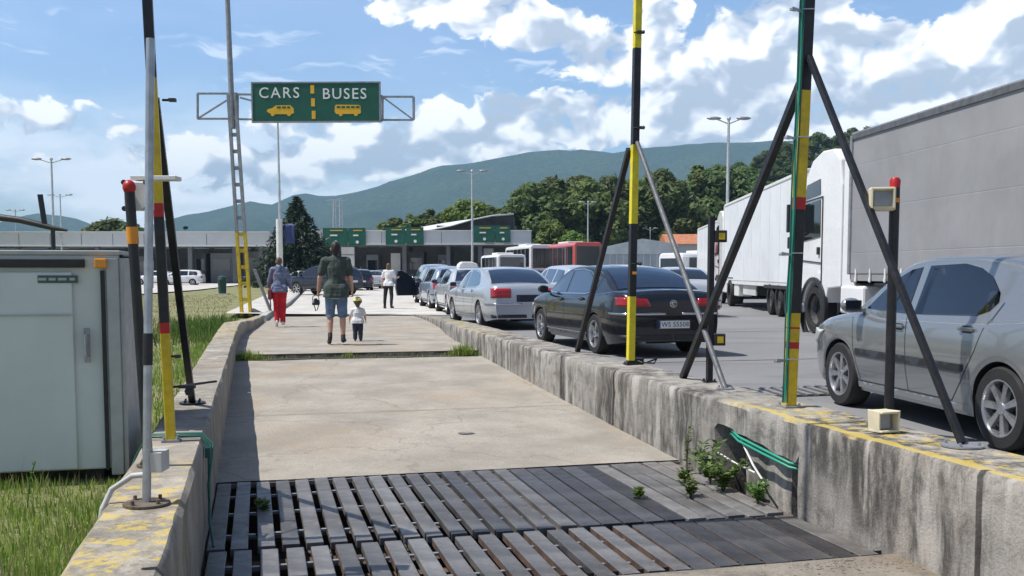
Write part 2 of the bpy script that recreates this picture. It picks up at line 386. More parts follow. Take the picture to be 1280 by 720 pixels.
mat('red_cloth', (.50, .012, .022), .85, var=.18, scale=8, bump=.4)
mat('bluegrey_cloth', (.15, .175, .27), .9, var=.35, scale=9, bump=.4)
mat('grey_cloth', (.33, .36, .38), .9, var=.2, bump=.3)
mat('lime_cloth', (.62, .66, .16), .9, var=.08)
mat('shoe_black', (.012, .012, .013), .6)
mat('shoe_white', (.75, .74, .72), .6)
mat('maroon', (.16, .02, .025), .6)
mat('bin_green', (.012, .055, .045), .5, var=.15)
mat('banner_blue', (.03, .05, .16), .7)
mat('lamp_head', (.50, .52, .53), .4, .3)

def see_glass():
    m = bpy.data.materials.new('see_glass'); m.use_nodes = True; nt = m.node_tree; nt.nodes.clear()
    fr = nd(nt, 'ShaderNodeFresnel', ins={'IOR': 1.55}); tr = nd(nt, 'ShaderNodeBsdfTransparent', ins={'Color': (.66, .76, .77, 1)}); gl = nd(nt, 'ShaderNodeBsdfGlossy', ins={'Color': (.95, .97, 1, 1), 'Roughness': .02})
    mx = nd(nt, 'ShaderNodeMixShader', ins={0: mth(nt, 'MULTIPLY_ADD', fr.outputs[0], 1.0, .06, clamp=True)}); nt.links.new(tr.outputs[0], mx.inputs[1]); nt.links.new(gl.outputs[0], mx.inputs[2])
    nt.links.new(mx.outputs[0], nd(nt, 'ShaderNodeOutputMaterial').inputs[0]); M['see_glass'] = m
see_glass()
mat('seat_cloth', (.035, .036, .04), .9, var=.2)
# ------------------------------------------------------------------ mesh builder
class MB:
    def __init__(s): s.v, s.f, s.m = [], [], []
    def add(s, vs, fs, mi=0):
        o = len(s.v); s.v += [tuple(p) for p in vs]
        s.f += [tuple(i + o for i in f) for f in fs]; s.m += [mi] * len(fs); return s
    def box(s, c, size, rot=None, mi=0, taper=(1, 1)):
        hx, hy, hz = (q / 2 for q in size); c = Vector(c)
        vs = []
        for z, tx, ty in ((-hz, 1, 1), (hz, taper[0], taper[1])):
            for x, y in ((-1, -1), (1, -1), (1, 1), (-1, 1)):
                p = Vector((x * hx * tx, y * hy * ty, z))
                if rot is not None: p = rot @ p
                vs.append(c + p)
        return s.add(vs, [(3, 2, 1, 0), (4, 5, 6, 7), (0, 1, 5, 4), (1, 2, 6, 5), (2, 3, 7, 6), (3, 0, 4, 7)], mi)
    def frame(s, p, q):
        p, q = Vector(p), Vector(q); d = (q - p).normalized()
        a = d.orthogonal().normalized() if abs(d.z) > .98 else d.cross(Vector((0, 0, 1))).normalized()
        return p, q, a, a.cross(d).normalized()
    def bar(s, p, q, w, h, mi=0, side=None):
        p, q, a, b = s.frame(p, q)
        if side is not None:
            d = (q - p).normalized(); a = (Vector(side) - d * Vector(side).dot(d)).normalized(); b = a.cross(d)
        vs = [c + a * x * w / 2 + b * y * h / 2 for c in (p, q) for x, y in ((-1, -1), (1, -1), (1, 1), (-1, 1))]
        return s.add(vs, [(3, 2, 1, 0), (4, 5, 6, 7), (0, 1, 5, 4), (1, 2, 6, 5), (2, 3, 7, 6), (3, 0, 4, 7)], mi)
    def tube(s, p, q, r0, r1=None, n=10, mi=0, caps=True):
        r1 = r0 if r1 is None else r1
        p, q, a, b = s.frame(p, q)
        vs = []
        for c, r in ((p, r0), (q, r1)):
            for k in range(n):
                t = 2 * math.pi * k / n; vs.append(c + a * math.cos(t) * r + b * math.sin(t) * r)
        fs = [(k, (k + 1) % n, n + (k + 1) % n, n + k) for k in range(n)]
        if caps: fs += [tuple(range(n - 1, -1, -1)), tuple(range(n, 2 * n))]
        return s.add(vs, fs, mi)
    def path(s, pts, r, n=8, mi=0):
        pts = [Vector(p) for p in pts]; rs = r if isinstance(r, (list, tuple)) else [r] * len(pts)
        vs = []; up = None
        for i, p in enumerate(pts):
            d = (pts[min(i + 1, len(pts) - 1)] - pts[max(i - 1, 0)]).normalized()
            a = d.orthogonal().normalized() if up is None else (up - d * up.dot(d)).normalized()
            up = a; b = d.cross(a)
            for k in range(n):
                t = 2 * math.pi * k / n; vs.append(p + (a * math.cos(t) + b * math.sin(t)) * rs[i])
        fs = []
        for i in range(len(pts) - 1):
            for k in range(n): fs.append((i * n + k, i * n + (k + 1) % n, (i + 1) * n + (k + 1) % n, (i + 1) * n + k))
        fs += [tuple(range(n - 1, -1, -1)), tuple(range((len(pts) - 1) * n, len(pts) * n))]
        return s.add(vs, fs, mi)
    def lathe(s, prof, n=24, axis='Z', c=(0, 0, 0), mi=0, mis=None):
        """prof: (radius, height) pairs; closed poles where radius is 0"""
        c = Vector(c); vs = []
        for r, h in prof:
            for k in range(n):
                t = 2 * math.pi * k / n; x, y = r * math.cos(t), r * math.sin(t)
                vs.append(c + (Vector((x, y, h)) if axis == 'Z' else Vector((h, x, y)) if axis == 'X' else Vector((y, h, x))))
        for i in range(len(prof) - 1):
            fs = [(i * n + k, i * n + (k + 1) % n, (i + 1) * n + (k + 1) % n, (i + 1) * n + k) for k in range(n)]
            if i == 0: s.add(vs, fs, mis[i] if mis else mi)
            else:
                o = len(s.v) - len(vs); s.f += [tuple(q + o for q in f) for f in fs]; s.m += [mis[i] if mis else mi] * n
        return s
    def ball(s, c, r, n=12, sc=(1, 1, 1), mi=0):
        vs, fs = [], []; m = n // 2
        for i in range(m + 1):
            for k in range(n):
                a, b = math.pi * i / m, 2 * math.pi * k / n
                vs.append((c[0] + r * sc[0] * math.sin(a) * math.cos(b), c[1] + r * sc[1] * math.sin(a) * math.sin(b), c[2] + r * sc[2] * math.cos(a)))
        for i in range(m):
            for k in range(n): fs.append((i * n + k, (i + 1) * n + k, (i + 1) * n + (k + 1) % n, i * n + (k + 1) % n))
        return s.add(vs, fs, mi)
    def prism(s, poly, axis, t0, t1, mi=0):
        """poly of 2-D points extruded along an axis: 'Y' -> (x,z), 'X' -> (y,z), 'Z' -> (x,y)"""
        def P(a, b, t): return (a, t, b) if axis == 'Y' else (t, a, b) if axis == 'X' else (a, b, t)
        n = len(poly); vs = [P(a, b, t0) for a, b in poly] + [P(a, b, t1) for a, b in poly]
        fs = [tuple(range(n)), tuple(range(2 * n - 1, n - 1, -1))] + [(k, k + n, (k + 1) % n + n, (k + 1) % n) for k in range(n)]
        return s.add(vs, fs, mi)
    def grid(s, rows, mi=0):
        w = len(rows[0]); vs = [p for r in rows for p in r]
        return s.add(vs, [(i * w + k, i * w + k + 1, (i + 1) * w + k + 1, (i + 1) * w + k) for i in range(len(rows) - 1) for k in range(w - 1)], mi)
    def build(s, name, mats, parent=None, smooth=None, bevel=0, fix=True, loc=None, rot=None):
        me = bpy.data.meshes.new(name); me.from_pydata(s.v, [], s.f)
        mats = mats if isinstance(mats, (list, tuple)) else [mats]
        for x in mats: me.materials.append(M[x] if isinstance(x, str) else x)
        me.polygons.foreach_set('material_index', s.m)
        if fix:
            bm = bmesh.new(); bm.from_mesh(me)
            bmesh.ops.remove_doubles(bm, verts=bm.verts, dist=1e-5)
            bmesh.ops.recalc_face_normals(bm, faces=bm.faces); bm.to_mesh(me); bm.free()
        if smooth is not None:
            me.polygons.foreach_set('use_smooth', [True] * len(me.polygons))
            me.set_sharp_from_angle(angle=R(smooth))
        me.update()
        o = bpy.data.objects.new(name, me); col.objects.link(o)
        if parent is not None: o.parent = parent
        if loc is not None: o.location = loc
        if rot is not None: o.rotation_euler = rot
        if bevel:
            b = o.modifiers.new('bevel', 'BEVEL'); b.width = bevel; b.segments = 2; b.limit_method = 'ANGLE'; b.angle_limit = R(40)
        return o
def tag(o, label, cat, group=None):
    o['label'] = label; o['category'] = cat
    if group: o['group'] = group
    return o
def struct(o): o['kind'] = 'structure'; return o
def stuff(o): o['kind'] = 'stuff'; return o
def thing(name, label, cat, loc=(0, 0, 0), rz=0.0, group=None):
    o = bpy.data.objects.new(name, None); col.objects.link(o); o.empty_display_size = .2
    o.location = loc; o.rotation_euler = (0, 0, rz); return tag(o, label, cat, group)
def kids(o): return [c for c in bpy.data.objects if c.parent == o]
def dup(root, loc=None, rz=None, label=None, scale=None):
    def cp(o, par):
        c = o.copy(); col.objects.link(c)
        if par is not None: c.parent = par
        for ch in kids(o): cp(ch, c)
        return c
    r = cp(root, None)
    if loc is not None: r.location = loc
    if rz is not None: r.rotation_euler[2] = rz
    if scale is not None: r.scale = scale if isinstance(scale, tuple) else (scale,) * 3
    if label: r['label'] = label
    return r
def text_mesh(body, size, name, material, parent, loc, rot, depth=.004, spacing=1.0, bold=0.0):
    cu = bpy.data.curves.new(name, 'FONT'); cu.body = body; cu.size = size; cu.extrude = depth; cu.align_x = 'CENTER'; cu.align_y = 'CENTER'
    cu.space_character = spacing; cu.offset = bold; cu.resolution_u = 3
    tmp = bpy.data.objects.new(name, cu); col.objects.link(tmp)
    bpy.context.view_layer.update()
    me = bpy.data.meshes.new_from_object(tmp.evaluated_get(bpy.context.evaluated_depsgraph_get()))
    bpy.data.objects.remove(tmp); bpy.data.curves.remove(cu)
    me.materials.clear(); me.materials.append(M[material])
    o = bpy.data.objects.new(name, me); col.objects.link(o); o.parent = parent; o.location = loc; o.rotation_euler = rot
    return o
# ================================================================== SETTING
def sheet(name, poly, z, material, sub=0, amp=0.0):
    mb = MB(); mb.add([(p[0], p[1], z) for p in poly], [tuple(range(len(poly)))])
    o = mb.build(name, material, fix=False)
    if o.data.polygons[0].normal.z < 0:
        o.data.flip_normals()
    return struct(o)
def nse(x, y, z=0.0): return mnoise.noise(Vector((x, y, z)))

# far-reaching ground under everything
gm = MB(); gm.add([(-9000, -300, -.95), (9000, -300, -.95), (9000, 5900, -.95), (-9000, 5900, -.95)], [(0, 1, 2, 3)])
mat('far_field', (.13, .15, .07), .95, var=.3, scale=.02)
struct(gm.build('ground', 'far_field'))

# wall lines in lane coordinates (v along the lane): front u, back u, top z
RW = [(-4, 3.63, 4.19, .30), (5, 3.63, 4.19, .30), (8.5, 3.62, 4.22, .30), (12, 3.62, 4.18, .30), (17, 3.66, 4.26, .30), (19.0, 3.72, 4.28, .30), (21, 3.92, 4.40, .27), (23.2, 4.20, 4.58, .20), (26, 4.45, 4.76, .13), (28.25, 4.58, 4.85, .08), (30, 4.62, 4.86, .03)]
LW = [(-4, -.33, -.68, .30), (8, -.33, -.68, .30), (19, -.33, -.68, .30), (21.3, -.30, -.66, .30), (22.8, -.20, -.52, .25), (25, .0, -.28, .19), (28.0, .22, -.02, .15)]
def lerp_tab(tab, v):
    for a, b in zip(tab, tab[1:]):
        if v <= b[0]:
            t = max(0, (v - a[0]) / (b[0] - a[0])); return [p + (q - p) * t for p, q in zip(a, b)][1:]
    return list(tab[-1][1:])
# road to the right (asphalt) and its continuation under the queue
rc = [LV(sum(lerp_tab(RW, v)[:2]) / 2, v) for v in (-4, 5, 8.5, 12, 17, 19, 21, 23.2, 26, 28.25, 29.9)]
far_l = [(-3.9, 36), (-8.3, 60), (-13.5, 88), (-19.5, 150)]
sheet('road', [(p.x, p.y) for p in rc] + far_l + [(90, 150), (90, -4)], 0.0, 'asphalt')
# pale pavement ahead
kerb_l = [(-7.05, 28.6), (-8.9, 39.9), (-18.7, 92), (-30, 150)]
sheet('pavement', [(-7.62, 31.9), (-8.85, 39.9), (-18.65, 92), (-29.9, 150), (-12, 150), (-9.5, 88), (-4.6, 60), (-1.6, 36), (-.6, 30.6)], .006, 'pale_concrete')
mat('joint_dirt', (.075, .068, .055), .95, var=.4, scale=14, bump=.5)
# lane sheet: ramp with cast slabs
def lane_part(name, v0, v1, material='lane_concrete'):
    mb = MB(); n = max(2, int((v1 - v0) / .35)); rows = []
    for i in range(n + 1):
        v = v0 + (v1 - v0) * i / n
        ul = sum(lerp_tab(LW, v)[:2]) / 2; ur = sum(lerp_tab(RW, v)[:2]) / 2
        rows.append([LV(ul + (ur - ul) * k / 12, v, lane_z(v) + .002 + .006 * nse(v * .8, k * .7)) for k in range(13)])
    mb.grid(rows); return struct(mb.build(name, material, smooth=60))
lane_part('lane', 8.165, 16.598)
lane_part('lane', 16.602, 30.5)
# the upper slab starts with a low rough riser
mb = MB(); mb.grid([[LV(-.5 + 4.4 * k / 50, 16.598 + .02 * nse(k * .5, z * 9, 2) - (.03 if z < -.05 else 0), z) for k in range(51)] for z in (-.10, -.06, -.03, .003)]); struct(mb.build('lane_step', 'joint_dirt', smooth=60))
lane_part('lane', -4, 5.08, 'dusty_concrete')
# pit below the beams
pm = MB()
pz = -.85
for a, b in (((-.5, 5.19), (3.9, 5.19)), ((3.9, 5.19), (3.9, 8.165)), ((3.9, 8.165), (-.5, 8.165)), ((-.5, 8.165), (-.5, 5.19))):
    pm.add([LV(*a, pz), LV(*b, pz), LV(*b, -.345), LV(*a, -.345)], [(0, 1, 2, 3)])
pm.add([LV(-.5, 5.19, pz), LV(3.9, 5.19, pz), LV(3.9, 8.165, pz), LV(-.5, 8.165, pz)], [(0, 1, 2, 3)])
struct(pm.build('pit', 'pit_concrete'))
# joints in the lane (dark sunk strips) – one at the ramp head, one fainter
def strip(name, pts, w, z, material):
    mb = MB(); rows = []
    for i, (u, v) in enumerate(pts):
        dw = w * (1 + .5 * nse(u * 3.1, v * 2.7))
        rows.append([LV(u, v - dw / 2, lane_z(v) + z), LV(u, v + dw / 2, lane_z(v) + z)])
    mb.grid(rows); return struct(mb.build(name, material))
strip('lane_joint', [(-.33 + 3.96 * i / 30, 16.46 + .04 * nse(i * .4, 3)) for i in range(31)], .16, .012, 'joint_dirt')
strip('lane_joint', [(-.33 + 3.96 * i / 30, 11.2 + .02 * nse(i * .4, 9)) for i in range(31)], .012, .010, 'joint_dirt')
strip('lane_joint', [(-.15 + 4.6 * i / 30, 31.4 + .02 * nse(i * .4, 1)) for i in range(31)], .10, .012, 'joint_dirt')  # dark strip painted in for the thin shadow line where pale pavement begins
mat('oil_stain', (.20, .19, .18), .9, var=.4, scale=20)
for su, sv, sr in ((2.02, 9.75, .05),):
    mb = MB(); nn = 18
    mb.add([LV(su + sr * 1.7 * math.cos(t) * (1 + .35 * nse(math.cos(t) * 2 + su, math.sin(t) * 2)), sv + sr * math.sin(t) * (1 + .35 * nse(math.sin(t) * 2, sv)), lane_z(sv) + .013 + (.34 / 8.8) * sr * math.sin(t)) for t in [2 * math.pi * k / nn for k in range(nn)]], [tuple(range(nn))])
    struct(mb.build('stain', 'oil_stain'))
# concrete gutter along the outside of the right wall
mb = MB(); mb.grid([[LV(lerp_tab(RW, v)[1] - .08, v, .005), LV(lerp_tab(RW, v)[1] + .22, v, .005)] for v in np.linspace(-4, 12, 30)])
struct(mb.build('gutter', 'gutter_concrete'))
# slab joints on the road
for xx, yy in ((2, 14.6), (2, 21.5), (2, 29.5)):
    mb = MB(); mb.grid([[Vector((xx + i, yy + .25 * i + .03 * nse(i, yy), .004)), Vector((xx + i, yy + .25 * i + .05 + .03 * nse(i, yy), .004))] for i in range(0, 22)])
    struct(mb.build('road_joint', 'joint_dirt'))
# lawn on the left: gently uneven
mb = MB(); rows = []
def lawn_edge(Y):
    if Y < 26: return LV(-.5, (Y + .124) / .969).x
    pts = [(LV(-.5, 26.9).x, 26), (-7.3, 28.6), (-9.0, 39.9), (-18.8, 92), (-30, 150)]
    for a, b in zip(pts, pts[1:]):
        if Y <= b[1]: return a[0] + (b[0] - a[0]) * (Y - a[1]) / (b[1] - a[1])
    return pts[-1][0]
for Y in list(np.linspace(-4, 30, 90)) + list(np.linspace(31, 150, 60)):
    xr = lawn_edge(Y); xs = [xr - 60 * (k / 40) ** 2 for k in range(41)] + [xr - 150]
    rows.append([(x, Y, -.035 + (.03 * nse(x * .5, Y * .5) + .012 * nse(x * 2.2, Y * 2.2)) * min(1, abs(x - xr) * 2)) for x in xs])
mb.grid(rows); struct(mb.build('lawn', 'lawn_soil', smooth=60))
sheet('path', [tuple(G(*p, .0)[:2]) for p in ((60, 378), (180, 368), (246, 363), (318, 354.5), (318, 350.5), (60, 353))], .045, 'pale_concrete')
mb = MB(); mb.grid([[(-7.35, 29.2, .12), (-8.5, 29.6, .12)], [(-9.02, 39.9, .12), (-10.5, 39.9, .12)], [(-18.82, 92, .12), (-20.6, 92, .12)]])
struct(mb.build('sidewalk', 'pale_concrete'))
mb = MB()
kp = [(-6.72, 27.2, .15), (-7.05, 28.9, .15), (-8.9, 39.9, .14), (-18.7, 92, .14)]
for a, b in zip(kp, kp[1:]):
    mb.bar((a[0] - .07, a[1], a[2] / 2 - .05), (b[0] - .07, b[1], b[2] / 2 - .05), .2, .15 + .1)
struct(mb.build('kerb', 'gutter_concrete'))

# ------------------------------------------------------------------ the two walls
def build_wall(name, tab, vs, side, material, label, notch=None, joints=()):
    """side +1: front face looks towards -u (right wall); -1: front looks towards +u (left wall)"""
    st = [(v, 0.0) for v in vs]
    for j in joints: st = [s for s in st if abs(s[0] - j) > .06] + [(j - .022, 0), (j - .014, .05), (j + .014, .05), (j + .022, 0)]
    st.sort()
    mb = MB(); rows = []
    for v, ins in st:
        f, b, zt = lerp_tab(tab, v); row = []
        jj = lambda k: .010 * nse(v * 2.3, k * 1.7, side) + .006 * nse(v * 9.1, k * 3.3, side)
        big = .022 * nse(v * .9, 4.2, side)
        lip, dep = (-9, 0)
        if notch: lip, dep = notch(v)
        def F(z, off): return LV(f + side * (off + ins + jj(z * 5)), v, z)
        for z in (-.9, -.5, -.36, -.2, -.02): row.append(F(z, dep if z < lip - .005 else 0))
        zl = lip if lip > -1 else .06
        row.append(F(zl - .004, dep if lip > -1 else 0)); row.append(F(zl, 0)); row.append(F(.18 if zt > .25 else min(zt - .05, zl + .01), 0))
        c = .022 + .016 * abs(nse(v * 4.0, 7, side)) + .04 * max(0, nse(v * 1.7, 11, side) - .25)
        row.append(F(zt - c + big * .3, 0)); row.append(LV(f + side * (c * .8 + ins), v, zt + jj(1) * .6 + big * .3))
        w = abs(b - f)
        for t in (.35, .65): row.append(LV(f + side * (w * t), v, zt + jj(2 + t) * .7 + big * .3))
        row.append(LV(b - side * .03, v, zt + jj(3) * .6)); row.append(LV(b + side * jj(4), v, zt - .03)); row.append(LV(b, v, -.3))
        rows.append(row)
    mb.grid(rows)
    n = len(rows[0]); mb.add(rows[0], [tuple(range(n))]); mb.add(rows[-1], [tuple(range(n - 1, -1, -1))])
    o = mb.build(name, material, smooth=42)
    return tag(o, label, 'wall', None)
def rnotch(v):
    if 6.18 < v < 7.42:
        lip = .10 - .10 * (7.3 - v) / 1.1 if v < 7.1 else .10
        return lip + .02 * nse(v * 5, 2), (.42 if 7.12 < v < 7.38 else .30 if 6.24 < v < 6.36 else .10 + .03 * nse(v * 7, 5))
    return -9, 0
wall_r = build_wall('concrete_wall', RW, list(np.arange(-4, 6.1, .14)) + list(np.arange(6.1, 7.6, .05)) + list(np.arange(7.6, 30.01, .2)), 1, 'wall_concrete',
    'long stained concrete wall with worn yellow top on the right side of the sunken lane', rnotch, (4.37, 9.85, 11.72, 14.3, 17.2, 20.0))
wall_l = build_wall('concrete_wall', LW, list(np.arange(-4, 8, .14)) + list(np.arange(8, 28.01, .22)), -1, 'wall_concrete_left',
    'low concrete wall on the left of the lane, shadowed face, patches of yellow paint on its near top', None, (7.35, 3.62, 13.0, 18.0))

# ------------------------------------------------------------------ steel beam grids over the pit
def beam_grid(name, label, v0, v1, spec, group, rusty=False):
    t = thing(name, label, 'beam grid', LV(1.65, (v0 + v1) / 2, -.34), LANE_YAW, group)
    L = v1 - v0
    k = 0
    for u, w, mname, sink in spec:
        mb = MB(); du = .004 * random.uniform(-1, 1)
        lv = .012 * random.uniform(-1, 1)
        # pressed channel: crowned top with rolled-down edges
        prof = [(-w / 2, -.045), (-w / 2, -.004), (-w / 2 + .004, 0), (w / 2 - .004, 0), (w / 2, -.004), (w / 2, -.045)]
        mb.prism([(a, b - sink + .004 * random.uniform(-1, 1) * 0) for a, b in prof], 'Y', -L / 2 + .01 + lv, L / 2 - .01 + lv)
        bo = mb.build('beam', [mname, 'rust' if rusty and random.random() < .8 else mname], t, loc=(u - 1.65 + du, 0, 0), rot=(.004 * random.uniform(-1, 1), .02 * random.uniform(-1, 1), .007 * random.uniform(-1, 1)), smooth=25)
        for f in bo.data.polygons:
            if abs(f.normal.x) > .8: f.material_index = 1
        if sink <= .004:
            for vv in ((-L * .28, .02 * L, L * .31) if L > 1.4 else (-L * .2, L * .25)):
                mb = MB(); mb.box((w / 2 + .02, vv + random.uniform(-.02, .02), -.035), (.05, .030, .016)); mb.build('spacer', 'grey_steel', bo)
    mb = MB()
    for vv in (-L / 2 + .05, -L * .17, L * .17, L / 2 - .05): mb.box((0, vv, -.16), (4.1, .09, .10))
    mb.build('cross_bearer', 'rust', t)
    return t
spec1, u = [], -.27
while u < 3.6:
    if u < 1.45: spec1.append((u, .104, 'rail_steel' if random.random() < .8 else 'dark_plate', 0.0))
    elif u < 2.0: spec1.append((u, .112, random.choice(['rail_steel', 'dark_plate']), 0.0))
    elif u < 2.85: spec1.append((u, .134, 'rail_steel' if u > 2.5 and random.random() < .5 else 'dark_plate', .003))
    else: spec1.append((u, .125, random.choice(['pale_rail', 'pale_rail', 'rail_steel']), .005))
    u += .150
g1 = beam_grid('beam_grid', 'farther grid of grey steel beams across the lane floor, dark gaps on its left', 6.17, 8.16, spec1, 'steel beam grids over the lane pit')
spec2, u = [], -.25
while u < 3.62:
    if u < 2.3: spec2.append((u, .105, 'rail_steel', 0.0))
    elif u < 3.2: spec2.append((u, .134, 'dark_plate', .002))
    else: spec2.append((u, .130, 'pale_rail' if u > 3.4 else 'dark_plate', .004))
    u += .150
g2 = beam_grid('beam_grid', 'nearest grid of steel beams at the bottom of the picture with rusty brown gaps', 5.10, 6.13, spec2, 'steel beam grids over the lane pit', True)
# packed dirt lying in the grooves on the right of both grids
mb = MB()
mb.grid([[LV(1.42 + 2.2 * k / 24, 6.19 + 1.96 * i / 12, -.375 - .03 * max(0, (2.0 - (1.42 + 2.2 * k / 24))) + .010 * nse(k * .9, i * .9)) for k in range(25)] for i in range(13)])
mb.grid([[LV(2.0 + 1.6 * k / 18, 5.23 + .88 * i / 8, -.38 + .012 * nse(k * .9, i * .9, 4)) for k in range(19)] for i in range(9)])
struct(stuff(mb.build('packed_dirt', 'dirt', smooth=60)))
mb = MB(); mb.box((0, 0, 0), (4.0, .05, .035)); mb.build('edge_angle', 'rail_steel', g1, loc=(0, 1.0, -.03))
mb = MB(); mb.box((0, 0, 0), (4.0, .03, .06)); mb.build('end_angle', 'dark_plate', g2, loc=(0, -.53, -.032))
# rubble and dust at the lower right end
mb = MB()
for i in range(700):
    a = random.gauss(3.40, .28); v = random.gauss(4.97, .10)
    if v > 5.06 or a > 3.62: continue
    r = random.uniform(.0015, .0055); p = LV(a, v, lane_z(v) + r * .4)
    mb.ball(p, r, 6, (random.uniform(.7, 2.6), random.uniform(.7, 2.2), .6))
stuff(mb.build('rubble', 'dirt'))
# second grid set in the asphalt next to the lane
t = thing('drain_grid', 'flat drain grid of dark bars sunk in the asphalt behind the yellow post foot', 'drain grid', LV(5.35, 9.9, .006), LANE_YAW)
mb = MB(); mb.box((0, 0, 0), (2.2, .78, .006)); mb.build('frame', 'black_plastic', t)
mb = MB()
for i in range(15): mb.bar((-1.0 + .14 * i, -.36, .010), (-.9 + .14 * i, .36, .010), .07, .014)
mb.build('bars', 'pale_rail', t)

# ------------------------------------------------------------------ mountains
RIDGE = [(-900, 262), (-400, 270), (-120, 276), (0, 277), (30, 270), (52, 264), (90, 268), (118, 280), (160, 292), (205, 274), (240, 265), (262, 262), (290, 256), (318, 250), (342, 254), (372, 240), (385, 238), (402, 242), (420, 242), (448, 238), (470, 232), (505, 219), (545, 205), (585, 203), (620, 195), (660, 186), (690, 183), (725, 184), (765, 189), (800, 180), (850, 178), (905, 175), (960, 171), (1040, 172), (1150, 178), (1300, 190), (1600, 205), (2200, 230)]
rx, ry = [p[0] for p in RIDGE], [340 - p[1] for p in RIDGE]
def mountain():
    mb = MB(); Y0 = 4000.0; xs = np.linspace(-1100, 2300, 260); ys = list(np.linspace(1900, 3900, 34)) + list(np.linspace(3950, 5200, 12)); rows = []
    for Y in ys:
        row = []
        for px in xs:
            X = (px - 640) / FPX * Y0 * (1 + .5 * (Y / Y0 - 1)); hr = np.interp(px, rx, ry) / FPX * Y0
            t = (Y - 1900) / (Y0 - 1900) if Y < Y0 else 1 - (Y - Y0) / 2600
            s = max(0, t) ** 1.25 if Y < Y0 else max(0, t)
            spur = 1 - (1 - t) * .75 * (0.5 + .5 * math.sin(px * .045 + 2.2 * nse(px * .008, Y * .0006) + Y * .0007)) if Y < Y0 else 1
            n = 26 * nse(X * .004, Y * .004) * min(1, abs(Y - Y0) / 500) + 5 * nse(X * .02, Y * .02)
            row.append((X, Y, -3 + hr * s * spur + n * min(1, s * 2) * (1 if t < 1 else .6)))
        rows.append(row)
    mb.grid(rows); return struct(mb.build('mountains', 'forest_slope', smooth=180, fix=False))
def forest_mat():
    m = bpy.data.materials.new('forest_slope'); m.use_nodes = True; nt = m.node_tree
    b = nt.nodes['Principled BSDF']; v = nd(nt, 'ShaderNodeTexCoord').outputs['Object']
    c = mixc(nt, mrange(nt, nz(nt, v, .0035, 6, .6), .35, .65), (.030, .058, .020), (.070, .105, .036))
    c = mixc(nt, mrange(nt, nz(nt, v, .05, 4, .7), .35, .7), tuple([.02, .035, .014]), c)
    c = mixc(nt, mrange(nt, nz(nt, v, .004, 5, .7, .4), .64, .70, 0, .4), c, (.14, .14, .08))
    nt.links.new(c, b.inputs['Base Color']); b.inputs['Roughness'].default_value = 1; b.inputs['Specular IOR Level'].default_value = .1
    bp = nd(nt, 'ShaderNodeBump', ins={'Strength': 1.0, 'Distance': 25.0, 'Height': nz(nt, v, .03, 5, .7)})
    nt.links.new(bp.outputs[0], b.inputs['Normal']); M['forest_slope'] = m
forest_mat(); mountain()
# nearer wooded hill rising to the right, behind the lorries
HILL = [(560, 0), (700, 12), (800, 40), (850, 78), (900, 102), (960, 125), (1010, 146), (1060, 152), (1120, 160), (1250, 170), (1500, 180), (2000, 190)]
def hill_h(X, Y):
    px = 640 + FPX * X / Y; t = min(1, max(0, (Y - 170) / 230)); s = t * t * (3 - 2 * t)
    if Y > 400: s = max(0, 1 - ((Y - 400) / 400) ** 2)
    return -1 + np.interp(px, [p[0] for p in HILL], [p[1] for p in HILL]) / FPX * 400 * s * .93
mb = MB(); rows = []
for Y in np.linspace(165, 780, 40): rows.append([(X := (px - 640) / FPX * Y, Y, hill_h(X, Y) + 1.5 * nse(X * .03, Y * .03)) for px in np.linspace(540, 2100, 90)])
mb.grid(rows); struct(mb.build('hill', 'forest_slope', smooth=180))

# ------------------------------------------------------------------ air
HAZE_D = .00016
mb = MB(); mb.box((0, 2800, 300), (18600, 6600, 604)); hz = mb.build('haze', [], fix=True); stuff(hz)
hm = bpy.data.materials.new('haze_air'); hm.use_nodes = True; nt = hm.node_tree; nt.nodes.clear()
pv = nd(nt, 'ShaderNodeVolumePrincipled', ins={'Color': (.45, .74, 1.0, 1), 'Density': HAZE_D, 'Anisotropy': .0})
nt.links.new(pv.outputs[0], nd(nt, 'ShaderNodeOutputMaterial').inputs['Volume'])
hz.data.materials.clear(); hz.data.materials.append(hm)
# ================================================================== POSTS ON THE WALLS
WT = .300
mat('dull_steel', (.12, .125, .135), .6, .2, var=.2, scale=8)
def banded_pole(t, name, x0, z0, z1, w, bands, lean=(0, 0), rz=LANE_YAW, hollow=False):
    """square tube painted in bands: bands = [(z_top, material)] from the foot up"""
    mb = MB(); mats = []; zc = z0
    rot = Matrix.Rotation(rz - t.rotation_euler[2], 3, 'Z')
    for zt, mname in bands:
        if mname not in mats: mats.append(mname)
        zt = min(zt, z1)
        a, b = (zc - z0) / (z1 - z0), (zt - z0) / (z1 - z0)
        pa = Vector((x0[0] + lean[0] * a, x0[1] + lean[1] * a, zc)); pb = Vector((x0[0] + lean[0] * b, x0[1] + lean[1] * b, zt))
        mb.bar(pa, pb, w, w, mats.index(mname), side=rot @ Vector((1, 0, 0))); zc = zt
        if zt >= z1: break
    return mb.build(name, mats, t, bevel=.006)
def foot_plate(t, p, r=.13, rz=LANE_YAW, material='grey_steel', square=False):
    mb = MB()
    if square: mb.box((p[0], p[1], p[2] + .006), (r * 1.5, r * 1.5, .012), Matrix.Rotation(rz, 3, 'Z'))
    else: mb.lathe([(0, .012), (r, .010), (r, 0)], 20, c=(p[0], p[1], p[2]))
    for k in range(4):
        a = rz + R(45 + 90 * k); mb.tube((p[0] + .75 * r * math.cos(a), p[1] + .75 * r * math.sin(a), p[2] + .01), (p[0] + .75 * r * math.cos(a), p[1] + .75 * r * math.sin(a), p[2] + .03), .009, n=6)
    return mb.build('foot_plate', material, t)
def rel(P, t): return Vector(P) - t.location
TOP = 8.6
FG = 'tall banded posts standing on the two lane walls'
